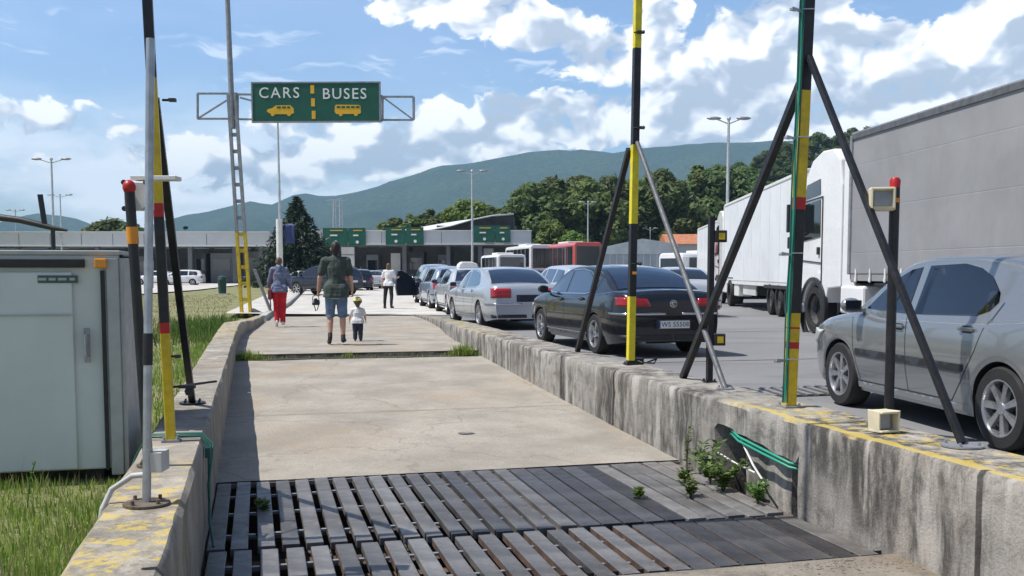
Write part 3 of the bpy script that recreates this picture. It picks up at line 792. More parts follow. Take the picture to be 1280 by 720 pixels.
# right, nearer post
B = Vector((2.12, 7.59, WT)); t = thing('banded_post', 'tall thick black and yellow post with green cables, on the right wall', 'post', B, 0, FG)
banded_pole(t, 'pole', (0, 0), 0, TOP, .078, [(.45, 'yellow_paint'), (.50, 'red_paint'), (.60, 'yellow_paint'), (.615, 'red_paint'), (.72, 'yellow_paint'), (1.50, 'black_paint'), (1.59, 'red_paint'), (2.38, 'yellow_paint'), (3.3, 'black_paint'), (4.2, 'yellow_paint'), (5.2, 'black_paint'), (6.1, 'yellow_paint'), (9, 'black_paint')], lean=(.22, 0))
mb = MB(); mb.bar((.06, -.02, 2.62), rel((2.66, 5.85, WT), t), .055, .055); mb.bar((-.06, .02, 2.40), rel((1.66, 9.68, WT), t), .072, .072)
mb = MB(); mb.bar((.08, -.05, 2.62), rel((2.66, 5.85, WT + .02), t), .040, .040); mb.build('brace', 'black_paint', t, bevel=.004)
mb = MB(); mb.bar((.05, .05, 2.44), rel((1.66, 9.68, WT), t), .058, .058); mb.build('brace', 'black_paint', t, bevel=.004)
foot_plate(t, rel((2.66, 5.85, WT + .004), t), .12); foot_plate(t, (0, 0, .003), .10, square=True)
for k, (dx, mname) in enumerate(((-.030, 'green_cable'), (-.046, 'dark_green_cable'), (-.016, 'dark_green_cable'))):
    pts = []
    for i in range(30):
        z = .04 + (TOP - .06) * i / 29; f = z / TOP
        pts.append((dx + .22 * f - .022 + .004 * math.sin(i * 1.7 + k), -.052 - .0 * f + .003 * math.sin(i * 2.3 + k * 2) - .012 * dx * 10, z))
    mb = MB(); mb.path(pts, .0085 if k == 0 else .006, 6); mb.build('cable', mname, t)
for z in (.36, 1.16, 2.02, 2.95):
    mb = MB(); x = .22 * z / TOP
    mb.bar((x - .06, -.045, z), (x - .14, -.10, z + .01), .012, .02); mb.box((x - .13, -.095, z + .0), (.05, .03, .018), Matrix.Rotation(.5, 3, 'Z')); mb.bar((x - .05, -.057, z + .012), (x + .03, -.065, z + .012), .02, .008)
    mb.build('bracket', 'galvanised', t)
mb = MB(); mb.box((-.08, -.10, 3.23), (.10, .06, .035)); mb.ball((-.10, -.11, 3.20), .022, 8); mb.build('sensor', 'black_plastic', t)
# right, middle post
B = Vector((1.32, 11.1, WT)); t = thing('banded_post', 'slimmer bright yellow and black post on the right wall beside the dark saloon', 'post', B, 0, FG)
banded_pole(t, 'pole', (0, 0), 0, TOP, .078, [(.05, 'black_paint'), (.76, 'bright_yellow'), (1.56, 'black_paint'), (2.42, 'bright_yellow'), (3.46, 'black_paint'), (4.4, 'bright_yellow'), (5.3, 'black_paint'), (6.2, 'bright_yellow'), (9, 'black_paint')], lean=(.10, 0))
mb = MB(); mb.bar((-.03, .03, 2.38), rel((.845, 12.9, WT), t), .058, .058); mb.build('brace', 'black_paint', t, bevel=.004)
mb = MB(); mb.tube((.05, -.03, 2.44), rel((1.88, 8.76, WT), t), .026, n=10); mb.build('brace', 'dull_steel', t, smooth=40)
foot_plate(t, (0, 0, .003), .09, square=True, material='black_paint'); foot_plate(t, rel((1.88, 8.76, WT + .003), t), .08)
mb = MB(); mb.box((.10, .05, .035), (.10, .10, .07)); mb.path([(.05, 0, .05), (.12, -.06, .03), (.26, -.04, .02), (.3, .05, .06), (.2, .1, .02)], .010, 6); mb.build('cable_box', 'black_plastic', t)
for z, dx in ((2.60, .09), (3.62, .08), (1.12, .07)):
    mb = MB(); mb.box((dx * .8, -.05, z), (.06, .04, .03)); mb.ball((dx + .02, -.06, z), .022, 8); mb.tube((.0, -.045, z), (dx, -.05, z), .008, n=6)
    mb.build('sensor', 'black_plastic', t)
mb = MB(); mb.box((.03, -.05, 1.02), (.045, .015, .03)); mb.build('marker_tag', 'orange_lamp', t)
# thin dark post with reflectors
t = thing('reflector_post', 'thin black post with two small yellow-faced boxes, behind the leaning black brace', 'post', (1.85, 9.33, WT))
mb = MB(); mb.bar((0, 0, 0), (0, 0, 1.545), .052, .052, side=LR); mb.build('pole', 'black_paint', t, bevel=.004)
foot_plate(t, (0, 0, .003), .07, square=True, material='black_paint')
for z in (1.36, .40):
    mb = MB(); mb.box((.085, 0, z), (.11, .07, .11)); o = mb.build('reflector_box', 'black_plastic', t, bevel=.006)
    mb = MB(); mb.box((.092, -.038, z), (.055, .008, .06)); mb.build('lens', 'yellow_paint', o)
# right, short sensor post
def detector(t, x, y, z, yaw, name='sensor_head', material='cream_plastic'):
    o = None
    Rz = Matrix.Rotation(yaw, 3, 'Z')
    mb = MB(); mb.box((x, y, z), (.17, .15, .155), Rz); o = mb.build(name, material, t, bevel=.012)
    p = Vector((x, y, z)) + Rz @ Vector((0, -.077, 0))
    mb = MB(); mb.box(p, (.115, .01, .10), Rz); mb.build('window', 'grey_steel', o, bevel=.004)
    mb = MB()
    for sx in (-1, 1): mb.box(p + Rz @ Vector((sx * .069, -.012, 0)), (.010, .035, .125), Rz)
    mb.box(p + Rz @ Vector((0, -.012, .066)), (.148, .035, .010), Rz); mb.build('hood', material, o)
    return o
t = thing('sensor_post', 'short black post with red cap and cream lamp box before the silver-grey hatchback', 'post', (2.60, 6.85, WT))
mb = MB(); mb.tube((0, 0, 0), (0, 0, 1.06), .033, n=14); mb.tube((0, 0, 1.06), (0, 0, 1.50), .034, n=14, mi=0); mb.tube((0, 0, 1.50), (0, 0, 1.53), .036, n=14, mi=1); mb.tube((0, 0, 1.53), (0, 0, 1.60), .034, n=14)
mb.build('pole', ['black_paint', 'orange_paint'], t, smooth=40)
mb = MB(); mb.lathe([(.034, 0), (.036, .05), (.026, .068), (0, .072)], 14, c=(0, 0, 1.60)); mb.build('cap', 'red_paint', t, smooth=50)
detector(t, -.10, -.03, 1.52, -.25)
t = thing('junction_box', 'open cream plastic box on the yellow wall top at the short black post', 'box', (2.40, 6.40, WT + .004), .35)
mb = MB(); w, d, h = .14, .13, .135
mb.box((0, 0, .007), (w, d, .014)); mb.box((0, 0, h - .007), (w, d, .014)); mb.box((w / 2 - .006, 0, h / 2), (.012, d, h)); mb.box((-w / 2 + .006, d * .1, h / 2), (.012, d * .8, h)); mb.box((0, d / 2 - .006, h / 2), (w, .012, h))
mb.build('case', 'cream_plastic', t, bevel=.004)
mb = MB(); mb.box((-.01, .01, h / 2), (w * .6, d * .5, h * .7)); mb.build('insert', 'grey_steel', t)
# left posts ---------------------------------------------------------------
B = Vector((-2.08, 6.04, WT)); t = thing('banded_post', 'tall black and dull yellow post on the left wall, behind the grey pipe', 'post', B, 0, FG)
banded_pole(t, 'pole', (0, 0), 0, TOP, .058, [(.66, 'yellow_paint'), (.725, 'red_paint'), (1.36, 'black_paint'), (1.44, 'red_paint'), (2.18, 'yellow_paint'), (4.2, 'black_paint'), (5.1, 'yellow_paint'), (6.1, 'black_paint'), (7, 'yellow_paint'), (9, 'black_paint')], lean=(-.24, 0))
mb = MB(); mb.bar((-.055, .03, 2.06), rel((-2.51, 7.8, WT), t), .050, .050); mb.build('brace', 'black_paint', t, bevel=.004)
foot_plate(t, rel((-2.51, 7.8, WT + .003), t), .10, material='black_paint'); foot_plate(t, (0, 0, .003), .07, square=True)
mb = MB(); mb.box((.09, .05, .33), (.10, .03, .02)); mb.ball((.10, .05, .30), .028, 8); mb.tube((0, 0, .33), (.18, .35, .33), .008, n=6); mb.tube((0, 0, .52), (.05, 0, .52), .008, n=6); mb.box((.055, 0, .52), (.03, .03, .02)); mb.build('sensor', 'black_plastic', t)
mb = MB(); mb.tube((0, 0, 2.05), (.06, .0, 2.05), .008, n=6); mb.box((.06, 0, 2.05), (.04, .03, .02)); mb.build('sensor', 'black_plastic', t)
B = Vector((-1.62, 4.37, WT)); t = thing('pipe_post', 'bare grey galvanised pipe with a black band, standing nearest on the left wall', 'post', B)
mb = MB()
mb.tube((0, 0, 0), (.035, .10, 2.05), .0185, n=14); mb.tube((.0105, .03, .62), (.0128, .038, .76), .0215, n=14, mi=1); mb.tube((.0165, .05, .96), (.0185, .056, 1.08), .0205, n=14, mi=0)
mb.build('pole', ['galvanised', 'black_paint'], t, smooth=40)
foot_plate(t, (0, 0, .003), .10, material='dirt')
mb = MB(); mb.box((.045, .05, .19), (.055, .10, .09)); mb.path([(.0, .04, .13), (-.08, .05, .12), (-.17, .04, .06), (-.20, .01, -.02), (-.22, -.02, -.20)], .014, 8); mb.build('hose_clamp', 'grey_hose', t, bevel=.004)
B = Vector((-1.93, 5.25, WT)); t = thing('sensor_post', 'leaning black post with a red ball cap and an orange band on the left wall', 'post', B)
mb = MB(); pl = Vector((-.062, .0, 1.47))
mb.tube((0, 0, 0), pl * .80, .026, n=14); mb.tube(pl * .80, pl * .86, .030, n=14, mi=1); mb.tube(pl * .86, pl, .026, n=14)
mb.build('pole', ['black_paint', 'orange_paint'], t, smooth=40)
mb = MB(); mb.ball(pl + Vector((0, 0, .0)), .034, 14, (1, 1, 1.15)); mb.build('cap', 'red_paint', t, smooth=80)
o = None
mb = MB(); mb.box((-.045, .09, 1.43), (.13, .09, .15)); o = mb.build('sensor_head', 'white_plastic', t, bevel=.008)
mb = MB()
for sx in (-1, 1):
    for sz in (-1, 1): mb.tube((-.045 + sx * .058, .04, 1.43 + sz * .068), (-.045 + sx * .058, .03, 1.43 + sz * .068), .014, n=10)
mb.build('screw', 'black_plastic', o)
mb = MB(); mb.bar((-.08, .11, 1.525), (.16, .11, 1.525), .10, .022); mb.build('arm', 'white_plastic', t, bevel=.003)
foot_plate(t, (0, 0, .003), .06, material='dirt')
# teal conduits
t = thing('cable_conduit', 'teal cable conduits crossing the left wall top and hanging down its inner face', 'pipe')
mb = MB()
for k in range(3):
    v = 6.42 + .05 * k; uo = .012 * k
    mb.path([LV(-.80, v - .03, .02), LV(-.72, v, .22), LV(-.66, v, WT + .022), LV(-.50, v + .01, WT + .02), LV(-.345, v, WT + .018), LV(-.30 + uo, v - .02, WT - .05), LV(-.297, v - .1 - .1 * k, .05), LV(-.295, v - .22, -.18), LV(-.27, v - .34 - .06 * k, -.29)], .008, 8)
mb.build('conduit', 'dark_green_cable', t, smooth=60)
mb = MB(); mb.box(LV(-.305, 6.40, .22), (.03, .10, .06), Matrix.Rotation(LANE_YAW, 3, 'Z')); mb.build('bracket', 'dark_green_cable', t)
t = thing('cable_conduit', 'pair of green conduits crossing the broken recess in the right wall', 'pipe')
mb = MB()
for k in range(2):
    mb.path([LV(3.85, 7.32, .03 - .03 * k), LV(3.66, 7.24, .075 - .03 * k), LV(3.605, 7.0, .055 - .032 * k), LV(3.60, 6.6, .025 - .032 * k), LV(3.615, 6.25, -.01 - .03 * k), LV(3.72, 6.19, -.03 - .03 * k)], .010, 8)
mb.build('conduit', 'green_cable', t, smooth=60)
mb = MB(); mb.path([LV(3.62, 7.0, .04), LV(3.60, 6.75, -.12), LV(3.63, 6.6, -.25)], .008, 6); mb.path([LV(3.63, 7.4, -.14), LV(3.60, 7.0, -.16), LV(3.60, 6.72, -.17)], .007, 6); mb.build('loose_wire', 'white_plastic', t)

# ================================================================== CABINET
t = thing('cabinet', 'large grey-green metal cabinet with black top rail and amber marker on the grass', 'cabinet', LV(-.845, 6.85, 0), LANE_YAW)
W_, D_, H_ = 3.6, 1.02, 1.44
mb = MB(); mb.box((-W_ / 2, D_ / 2, H_ / 2 + .03), (W_, D_, H_ - .06)); mb.build('body', 'cabinet', t, bevel=.01)
mb = MB(); mb.box((-W_ / 2 - .14, -.012, .70), (W_ - .28, .03, 1.26)); d_ = mb.build('door', 'cabinet', t, bevel=.008)
mb = MB(); mb.box((-W_ / 2 - .14, -.030, 1.06), (W_ - .28, .012, .012)); mb.build('seam', 'cabinet_frame', d_)
mb = MB(); mb.path([(-.20, -.03, .93), (-.20, -.075, .93), (-.20, -.08, .80), (-.20, -.03, .80)], .010, 8); mb.box((-.20, -.034, .865), (.035, .012, .22)); mb.build('handle', 'grey_steel', d_)
mb = MB(); mb.box((-.36, -.031, 1.285), (.235, .006, .048)); s_ = mb.build('label_plate', 'sticker', d_, bevel=.003)
mb = MB()
for k, w in enumerate((.045, .04, .05, .03)): mb.box((-.45 + .058 * k, -.036, 1.285), (w, .004, .016))
mb.build('print', 'cabinet_frame', s_)
mb = MB(); mb.box((-W_ / 2 - .1, -.03, 1.385), (W_ - .2, .035, .055)); mb.build('top_rail', 'black_plastic', t, bevel=.006)
mb = MB(); mb.box((-.105, -.035, 1.385), (.075, .045, .062)); mb.build('marker_lamp', 'orange_lamp', t, bevel=.008)
mb = MB(); mb.box((-.10, -.014, .70), (.022, .034, 1.28)); mb.build('gasket', 'black_plastic', t)
mb = MB(); mb.box((-.04, -.008, .72), (.075, .03, 1.40)); mb.box((.012, .45, .72), (.03, .9, 1.40)); mb.box((-W_ / 2, .5, H_ + .012), (W_ + .02, D_ + .02, .03)); mb.build('frame', 'cabinet_frame', t, bevel=.006)
for x in (-.2, -1.5, -2.8):
    mb = MB(); mb.box((x, .5, .0), (.12, .8, .12)); mb.build('skid', 'black_plastic', t)
mb = MB(); mb.tube((.0, .03, 1.43), (.12, .0, 1.43), .012, n=8); mb.build('pipe_stub', 'black_plastic', t)

# ================================================================== CARS / BUSES SIGN
Ys = 30.0
def at(px, py, Y=Ys): return D(px, py, Y)
base = Vector((at(308, 400).x, Ys, 0)); t = thing('sign_mast', 'lattice mast with yellow painted foot carrying the overhead green sign', 'mast', base)
lean = -.30; zt = at(300, 118).z
mb = MB(); mats = ['grey_steel', 'yellow_paint']
zy = at(300, 291).z
for sx in (-.13, .13):
    top = Vector((lean + sx * .8, 0, zt)); a = zy / zt
    foot = Vector((sx, 0, 0)); mid = foot.lerp(top, a)
    mb.bar(foot, mid, .085, .12, 1, side=(1, 0, 0)); mb.bar(mid, top, .085, .12, 0, side=(1, 0, 0))
n = 13
for k in range(n):
    z = .5 + (zt - .7) * k / (n - 1); x = lean * z / zt
    mb.box((x, 0, z), (.22, .05, .11), mi=1 if z < zy else 0)
mb.build('lattice', mats, t, bevel=.004)
mb = MB(); zz = at(300, 0).z + 3
mb.tube((lean - .0, .02, zt - 1.0), (lean - .14, .02, zz), .085, .06, n=12); mb.build('upper_pole', 'grey_steel', t, smooth=40)
mb = MB(); mb.bar((.22, .2, 1.4), (.62, .6, .05), .07, .07); mb.bar((.16, .1, .2), (.5, .3, 0), .2, .10); mb.build('stay', 'grey_steel', t)
mb = MB()
def arm_frame(xa, xb, y0, y1, diag):
    a, b, c, d = (rel(at(xa, y0), t), rel(at(xb, y0), t), rel(at(xb, y1), t), rel(at(xa, y1), t))
    for p, q in ((a, b), (b, c), (c, d), (d, a)): mb.bar(p, q, .055, .055)
    mb.bar(*( (d, b) if diag else (a, c)), .045, .045)
arm_frame(247, 297, 117, 148.5, True)
arm_frame(478, 517, 121, 150, False)
for y in (118, 149): mb.bar(rel(at(297, y), t), rel(at(478, y + 2), t), .055, .055)
mb.bar(rel(at(300, 122), t), rel(at(330, 130), t), .05, .05)
mb.build('arm', 'grey_steel', t)
c0, c1 = at(316, 104.5), at(476, 153)
sgn = thing('overhead_sign', 'green overhead sign reading CARS and BUSES with yellow vehicle symbols', 'road sign', ((c0.x + c1.x) / 2, Ys - .12, (c0.z + c1.z) / 2), R(-1.5))
W2, H2 = (c1.x - c0.x), (c0.z - c1.z)
mb = MB(); mb.box((0, 0, 0), (W2, .07, H2)); mb.build('panel', 'sign_green', sgn)
mb = MB()
for s in (-1, 1): mb.box((0, -.0, s * (H2 / 2 + .005)), (W2 + .05, .10, .04)); mb.box((s * (W2 / 2 + .005), 0, 0), (.04, .10, H2))
mb.build('frame', 'grey_steel', sgn)
fx = lambda px: (px - 396) / 160 * W2
fz = lambda py: (128.7 - py) / 48.5 * H2
RX = (R(90), 0, 0)
text_mesh('CARS', .44, 'lettering', 'sign_white', sgn, (fx(350), -.040, fz(117.5)), RX, .003, 1.22, .002)
text_mesh('BUSES', .44, 'lettering', 'sign_white', sgn, (fx(432), -.040, fz(119)), RX, .003, 1.16, .002)
for y0, y1 in ((107.5, 118), (124, 134), (139.5, 149.5)):
    mb = MB(); mb.box((fx(391.8 + (y0 - 107) * .04), -.038, fz((y0 + y1) / 2)), (.11, .008, (y1 - y0) / 48.5 * H2)); mb.build('line_dash', 'sign_yellow', sgn)
def flat(pts, yy, d): 
    m2 = MB(); m2.prism([(fx(a), fz(b)) for a, b in pts], 'Y', yy, yy + d); return m2
s_ = flat([(334, 139.5), (336, 137), (341, 136), (346, 132.5), (364, 132.5), (368, 136.5), (368.5, 142), (365, 143.5), (341, 143.5), (336, 141.5)], -.041, .008).build('car_symbol', 'sign_yellow', sgn)
m2 = MB()
for cx in (341.5, 362): m2.lathe([(0, 0), (.058, 0), (.058, .007)], 14, axis='Y', c=(fx(cx), -.0415, fz(143.5)))
m2.build('symbol_wheel', 'sign_yellow', s_)
m2 = MB()
for a in ((347, 133.8, 352, 136.3), (353.5, 133.8, 358.5, 136.3), (360, 133.8, 363.5, 136.3)): m2.box((fx((a[0] + a[2]) / 2), -.043, fz((a[1] + a[3]) / 2)), ((a[2] - a[0]) / 160 * W2, .006, (a[3] - a[1]) / 48.5 * H2))
m2.build('symbol_window', 'sign_green', s_)
s_ = flat([(420, 133.5), (421.5, 132), (450, 132.5), (452, 134), (452.5, 142.5), (450, 143.5), (421.5, 143.5), (419.5, 141)], -.041, .008).build('bus_symbol', 'sign_yellow', sgn)
m2 = MB()
for cx in (427, 446): m2.lathe([(0, 0), (.058, 0), (.058, .007)], 14, axis='Y', c=(fx(cx), -.0415, fz(143.8)))
m2.build('symbol_wheel', 'sign_yellow', s_)
m2 = MB()
for k in range(5): m2.box((fx(424.5 + 6 * k), -.043, fz(135)), (4.6 / 160 * W2, .006, 2.6 / 48.5 * H2))
m2.build('symbol_window', 'sign_green', s_)

# ================================================================== STREET LAMPS, MASTS
def lamp(X, Y, ztop, span, label, heads=2, tilt=.06):
    t = thing('street_lamp', label, 'street lamp', (X, Y, 0), 0, 'tall two-armed street lamps')
    mb = MB(); mb.tube((0, 0, 0), (0, 0, ztop - .1), .11, .07, n=10); mb.build('pole', 'lamp_head', t, smooth=40)
    mb = MB()
    for s in (-1, 1): mb.bar((0, 0, ztop - .35), (s * span * .62, 0, ztop - .1), .06, .06)
    mb.ball((0, 0, ztop - .05), .13, 8); mb.build('arm', 'lamp_head', t)
    for s in (-1, 1):
        mb = MB(); mb.ball((s * span * .82, 0, ztop - .04), .42, 10, (1, .42, .24)); mb.build('lamp_head', 'grey_steel', t, smooth=60)
    return t
lamp(D(64, 198, 76).x, 76, D(64, 198, 76).z, 1.35, 'tall street lamp at the far left, the higher of the two close together')
lamp(D(75, 243, 112).x, 112, D(75, 243, 112).z, 1.25, 'distant street lamp just right of and lower than the far left lamp')
lamp(D(19, 262, 139).x, 139, D(19, 262, 139).z, 1.2, 'faint low street lamp nearest the left edge')
lamp(D(590, 213, 85).x, 85, D(590, 213, 85).z, 1.15, 'street lamp rising between the middle and right green gantry signs')
lamp(D(735, 252, 123).x, 123, D(735, 252, 123).z, .9, 'street lamp behind the red bus, before the tall trees')
lamp(D(911, 147, 56).x, 56, D(911, 147, 56).z, 1.0, 'street lamp rising above the white trailer on the right')
lamp(D(813, 262, 150).x, 150, D(813, 285, 150).z, 1.0, 'small far street lamp behind the white glasshouse')
def pylon(px, py, Y, label):
    P = D(px, py, Y); t = thing('power_pylon', label, 'pylon', (P.x, Y, 0), 0, 'pylons before the mountain')
    mb = MB(); zt = P.z
    for s in (-1, 1): mb.bar((s * .35, 0, 0), (s * .10, 0, zt), .10, .10)
    k = 0
    for i in range(12):
        z0, z1 = zt * i / 12, zt * (i + 1) / 12; w0, w1 = .35 - .25 * i / 12, .35 - .25 * (i + 1) / 12; s = 1 if i % 2 else -1
        mb.bar((s * w0, 0, z0), (-s * w1, 0, z1), .05, .05)
    mb.build('tower', 'lamp_head', t)
    mb = MB(); mb.bar((-.95, 0, zt - .15), (.95, 0, zt + .05), .08, .08); mb.bar((-.9, 0, zt - .5), (0, 0, zt - .9), .05, .05); mb.build('cross_arm', 'lamp_head', t)
pylon(418, 249, 125, 'left one of the two pale lattice pylons above the left green sign')
pylon(426, 250, 128, 'right one of the two pale lattice pylons above the left green sign')
P0 = D(352, 360, 55); t = thing('flag_mast', 'thin grey mast with thick white base and a dark blue banner, before the conifer', 'mast', (P0.x, 55, 0))
mb = MB(); zt = D(352, 153, 55).z; mb.tube((0, 0, 0), (-.06, 0, zt), .09, .05, n=10); mb.build('pole', 'lamp_head', t, smooth=40)
mb = MB(); mb.tube((-.05, -.1, 0), (-.05, -.1, D(352, 274, 55).z), .17, n=12); mb.build('sleeve', 'white_plastic', t, smooth=40)
zb0, zb1 = D(0, 306, 55).z, D(0, 281, 55).z
mb = MB(); mb.grid([[(.22 + .55 * a, .03 * math.sin(a * 7 + z), z + .08 * math.sin(a * 3)) for a in np.linspace(0, 1, 8)] for z in np.linspace(zb0, zb1, 6)])
o = mb.build('banner', 'banner_blue', t, smooth=60); o.modifiers.new('solidify', 'SOLIDIFY').thickness = .02
mb = MB(); mb.bar((0, 0, zb1), (.8, 0, zb1), .03, .03); mb.build('banner_arm', 'lamp_head', t)
# dark curved boom and dark flag beyond the cabinet
mb = MB(); Yb = 40
mb.path([D(px, py, Yb) for px, py in ((-60, 262), (0, 272), (25, 275), (50, 281), (66, 285), (84, 288))], [.14, .14, .13, .12, .10, .05], 8)
mb.tube(D(66, 285, Yb), (D(66, 285, Yb).x, Yb, 0), .09, n=8); mb.bar(D(56, 282, Yb), D(50, 243, Yb), .20, .06)
tag(mb.build('barrier_boom', 'black_plastic', smooth=50), 'dark curved boom sloping down above the cabinet at the left edge', 'barrier')
# bin
P0 = G(278, 367.5, 0); t = thing('litter_bin', 'dark green litter bin on a pale slab on the dry grass by the far path', 'bin', (P0.x, P0.y, .0))
s = P0.y / FPX
mb = MB(); mb.lathe([(0, 0), (4.6 * s, 0), (5.4 * s, 16 * s), (5.6 * s, 17 * s), (5.6 * s, 18.5 * s), (5.2 * s, 19 * s)], 16); mb.build('body', 'bin_green', t, smooth=40)
mb = MB(); mb.lathe([(5.3 * s, 19 * s), (4.8 * s, 21 * s), (2.5 * s, 22.5 * s), (0, 23 * s)], 16); mb.build('lid', 'bin_green', t, smooth=40)
mb = MB(); mb.box((0, 0, -.01), (16 * s, 14 * s, .08)); mb.build('slab', 'gutter_concrete', t)

# ================================================================== CHECKPOINT CANOPY AND BACKGROUND BUILDINGS
Yc = 110.0
def X(px, Y=Yc): return (px - 640) / FPX * Y
def Z(py, Y=Yc): return D(640, py, Y).z
def canopy(name, label, x0, x1, top, bot, Y, depth, cols, booths, seed):
    rr = random.Random(seed)
    cx = (X(x0, Y) + X(x1, Y)) / 2; t = thing(name, label, 'canopy', (cx, Y, 0))
    w = X(x1, Y) - X(x0, Y); zt, zb = Z(top, Y), Z(bot, Y)
    mb = MB(); mb.box((0, depth / 2, (zt + zb) / 2), (w, depth, zt - zb)); r_ = mb.build('roof', 'fascia', t, bevel=.05)
    mb = MB(); mb.box((0, -.03, zt + .05), (w + .1, .2, .12)); mb.box((0, -.03, zb + .06), (w + .06, .12, .10)); mb.build('edge_trim', 'roof_white', r_)
    mb = MB()
    k = int(w / 3.2)
    for i in range(1, k): mb.box((-w / 2 + w * i / k, -.012, (zt + zb) / 2), (.05, .03, zt - zb - .3))
    mb.build('panel_seam', 'booth_wall', r_)
    for px in cols:
        for dy in (1.0, depth - 1.0):
            mb = MB(); mb.box((X(px, Y) - cx, dy, zb / 2), (.45, .45, zb)); mb.build('column', 'booth_wall', t)
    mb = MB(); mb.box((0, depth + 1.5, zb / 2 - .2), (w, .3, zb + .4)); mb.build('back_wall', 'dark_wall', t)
    for (px0, px1, py, mname, win) in booths:
        a, b = X(px0, Y) - cx, X(px1, Y) - cx; h = Z(py, Y)
        mb = MB(); mb.box(((a + b) / 2, depth * .45, h / 2), (b - a, depth * .4, h)); o = mb.build('booth', mname, t)
        if win:
            mb = MB(); nwin = max(1, int((b - a) / 1.4))
            for i in range(nwin): mb.box((a + (b - a) * (i + .5) / nwin, depth * .25 - .02, h * .62), ((b - a) / nwin * .78, .06, h * .38))
            mb.build('window', 'glass', o)
    return t
canopy('checkpoint_canopy', 'long low grey canopy at the left with dark booths below, left of the conifer', -90, 338, 290.5, 308, 112, 10, (-60, 20, 120, 182, 236, 292, 325),
    ((-60, -5, 316, 'booth_wall', True), (150, 176, 320, 'booth_wall', True), (236, 250, 316, 'dark_wall', True), (256, 284, 316, 'booth_wall', True), (298, 322, 314, 'booth_wall', True)), 3)
canopy('checkpoint_canopy', 'grey border canopy straight ahead that carries three green signs', 366, 664, 289, 306, 110, 9, (372, 430, 505, 560, 600, 640, 660),
    ((388, 414, 322, 'pale_wall', True), (455, 470, 318, 'booth_wall', True), (486, 498, 316, 'pale_wall', False), (508, 528, 314, 'dark_wall', True), (546, 556, 318, 'booth_wall', True), (604, 616, 310, 'pale_wall', False), (648, 658, 312, 'pale_wall', False)), 4)
def gantry_sign(x0, x1, xm, y0, y1, label):
    Y = Yc - .35; t = thing('gantry_sign', label, 'road sign', ((X(x0, Y) + X(x1, Y)) / 2, Y, (Z(y0, Y) + Z(y1, Y)) / 2), 0, 'green two-panel signs on the canopy edge')
    cx = t.location.x; cz = t.location.z
    for a, b in ((x0, xm - .4), (xm + .4, x1)):
        mb = MB(); mb.box(((X(a, Y) + X(b, Y)) / 2 - cx, 0, 0), (X(b, Y) - X(a, Y), .12, Z(y0, Y) - Z(y1, Y))); p = mb.build('panel', 'sign_green', t)
        w = X(b, Y) - X(a, Y); m = (X(a, Y) + X(b, Y)) / 2 - cx; h = Z(y0, Y) - Z(y1, Y)
        mb = MB(); mb.box((m + w * .05, -.075, h * .36), (w * .52, .02, h * .05)); mb.build('top_line', 'sign_yellow', p)
        mb = MB(); mb.box((m - w * .06, -.075, h * .08), (w * .30, .02, h * .08)); mb.build('middle_line', 'sign_white', p); mb = MB(); mb.lathe([(0, 0), (h * .09, 0), (h * .09, .02)], 10, axis='Y', c=(m + w * .02, -.08, -h * .30)); mb.build('symbol', 'sign_white', p)
        mb = MB(); mb.box((m, .2, 0), (.15, .35, h * .9)); mb.build('support', 'grey_steel', p)
gantry_sign(405, 458, 436, 285, 307, 'leftmost of the three green gantry signs, beside the conifer and over the walking man')
gantry_sign(483, 530, 508, 284, 306, 'middle green gantry sign, below the white curved roof')
gantry_sign(592, 638, 619, 282, 303, 'rightmost green gantry sign, behind the pale street lamp')
# curved roof behind the canopy
t = thing('arched_roof', 'white curved roof behind the canopy, right of the middle green sign', 'roof', (X(570, 125), 125, 0))
mb = MB(); pts = []
for px, py in ((492, 286), (515, 281), (540, 276.5), (565, 272.5), (590, 269), (615, 266.5), (642, 265)):
    pts.append((X(px, 125) - t.location.x, Z(py, 125)))
th = [.3, .85, 1.05, .95, .55, .28, .2]        # the roof sheet pitches down towards the viewer
mb.grid([[(x, -1, z - h) for (x, z), h in zip(pts, th)], [(x, 8, z) for x, z in pts], [(x, 14, z + .1) for x, z in pts]]); o = mb.build('vault', 'roof_white', t, smooth=50); o.modifiers.new('solidify', 'SOLIDIFY').thickness = .15
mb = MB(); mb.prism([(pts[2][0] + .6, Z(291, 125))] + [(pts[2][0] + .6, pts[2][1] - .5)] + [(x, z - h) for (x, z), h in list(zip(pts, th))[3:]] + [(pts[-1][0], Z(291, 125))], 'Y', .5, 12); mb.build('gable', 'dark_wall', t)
for x, z in pts[::2]:
    mb = MB(); mb.box((x, 5, z / 2 - .2), (.4, .4, z - .4)); mb.build('column', 'booth_wall', t)
# long glazed shed and red-roofed house on the right
t = thing('glazed_shed', 'long low pale glazed shed behind the dark saloon, left of the white lorry', 'shed', (X(790, 118), 118, 0))
w = X(850, 118) - X(742, 118)
mb = MB(); mb.box((0, 3, 1.7), (w, 8, 3.4)); mb.build('wall', 'greenhouse', t)
mb = MB(); mb.prism([(-w / 2 - .2, 3.4), (w / 2 + .2, 3.4), (w / 2, 4.6), (w * .1, 5.2), (-w / 2, 3.9)], 'Y', -1.2, 7); mb.build('roof', 'greenhouse', t)
mb = MB()
for i in range(14): mb.box((-w / 2 + w * i / 13, -1.05, 1.75), (.14, .08, 3.4))
mb.build('glazing_bar', 'roof_white', t)
t = thing('red_roofed_house', 'small pale house with a terracotta roof behind the white van on the right', 'house', (X(856, 140), 140, 0))
w = X(876, 140) - X(832, 140)
mb = MB(); mb.box((0, 3, 2.6), (w, 7, 5.2)); o = mb.build('wall', 'pale_wall', t)
mb = MB()
for i in range(3): mb.box((-w * .3 + w * .3 * i, -.53, 3.2), (.8, .08, 1.2))
mb.build('window', 'glass', o)
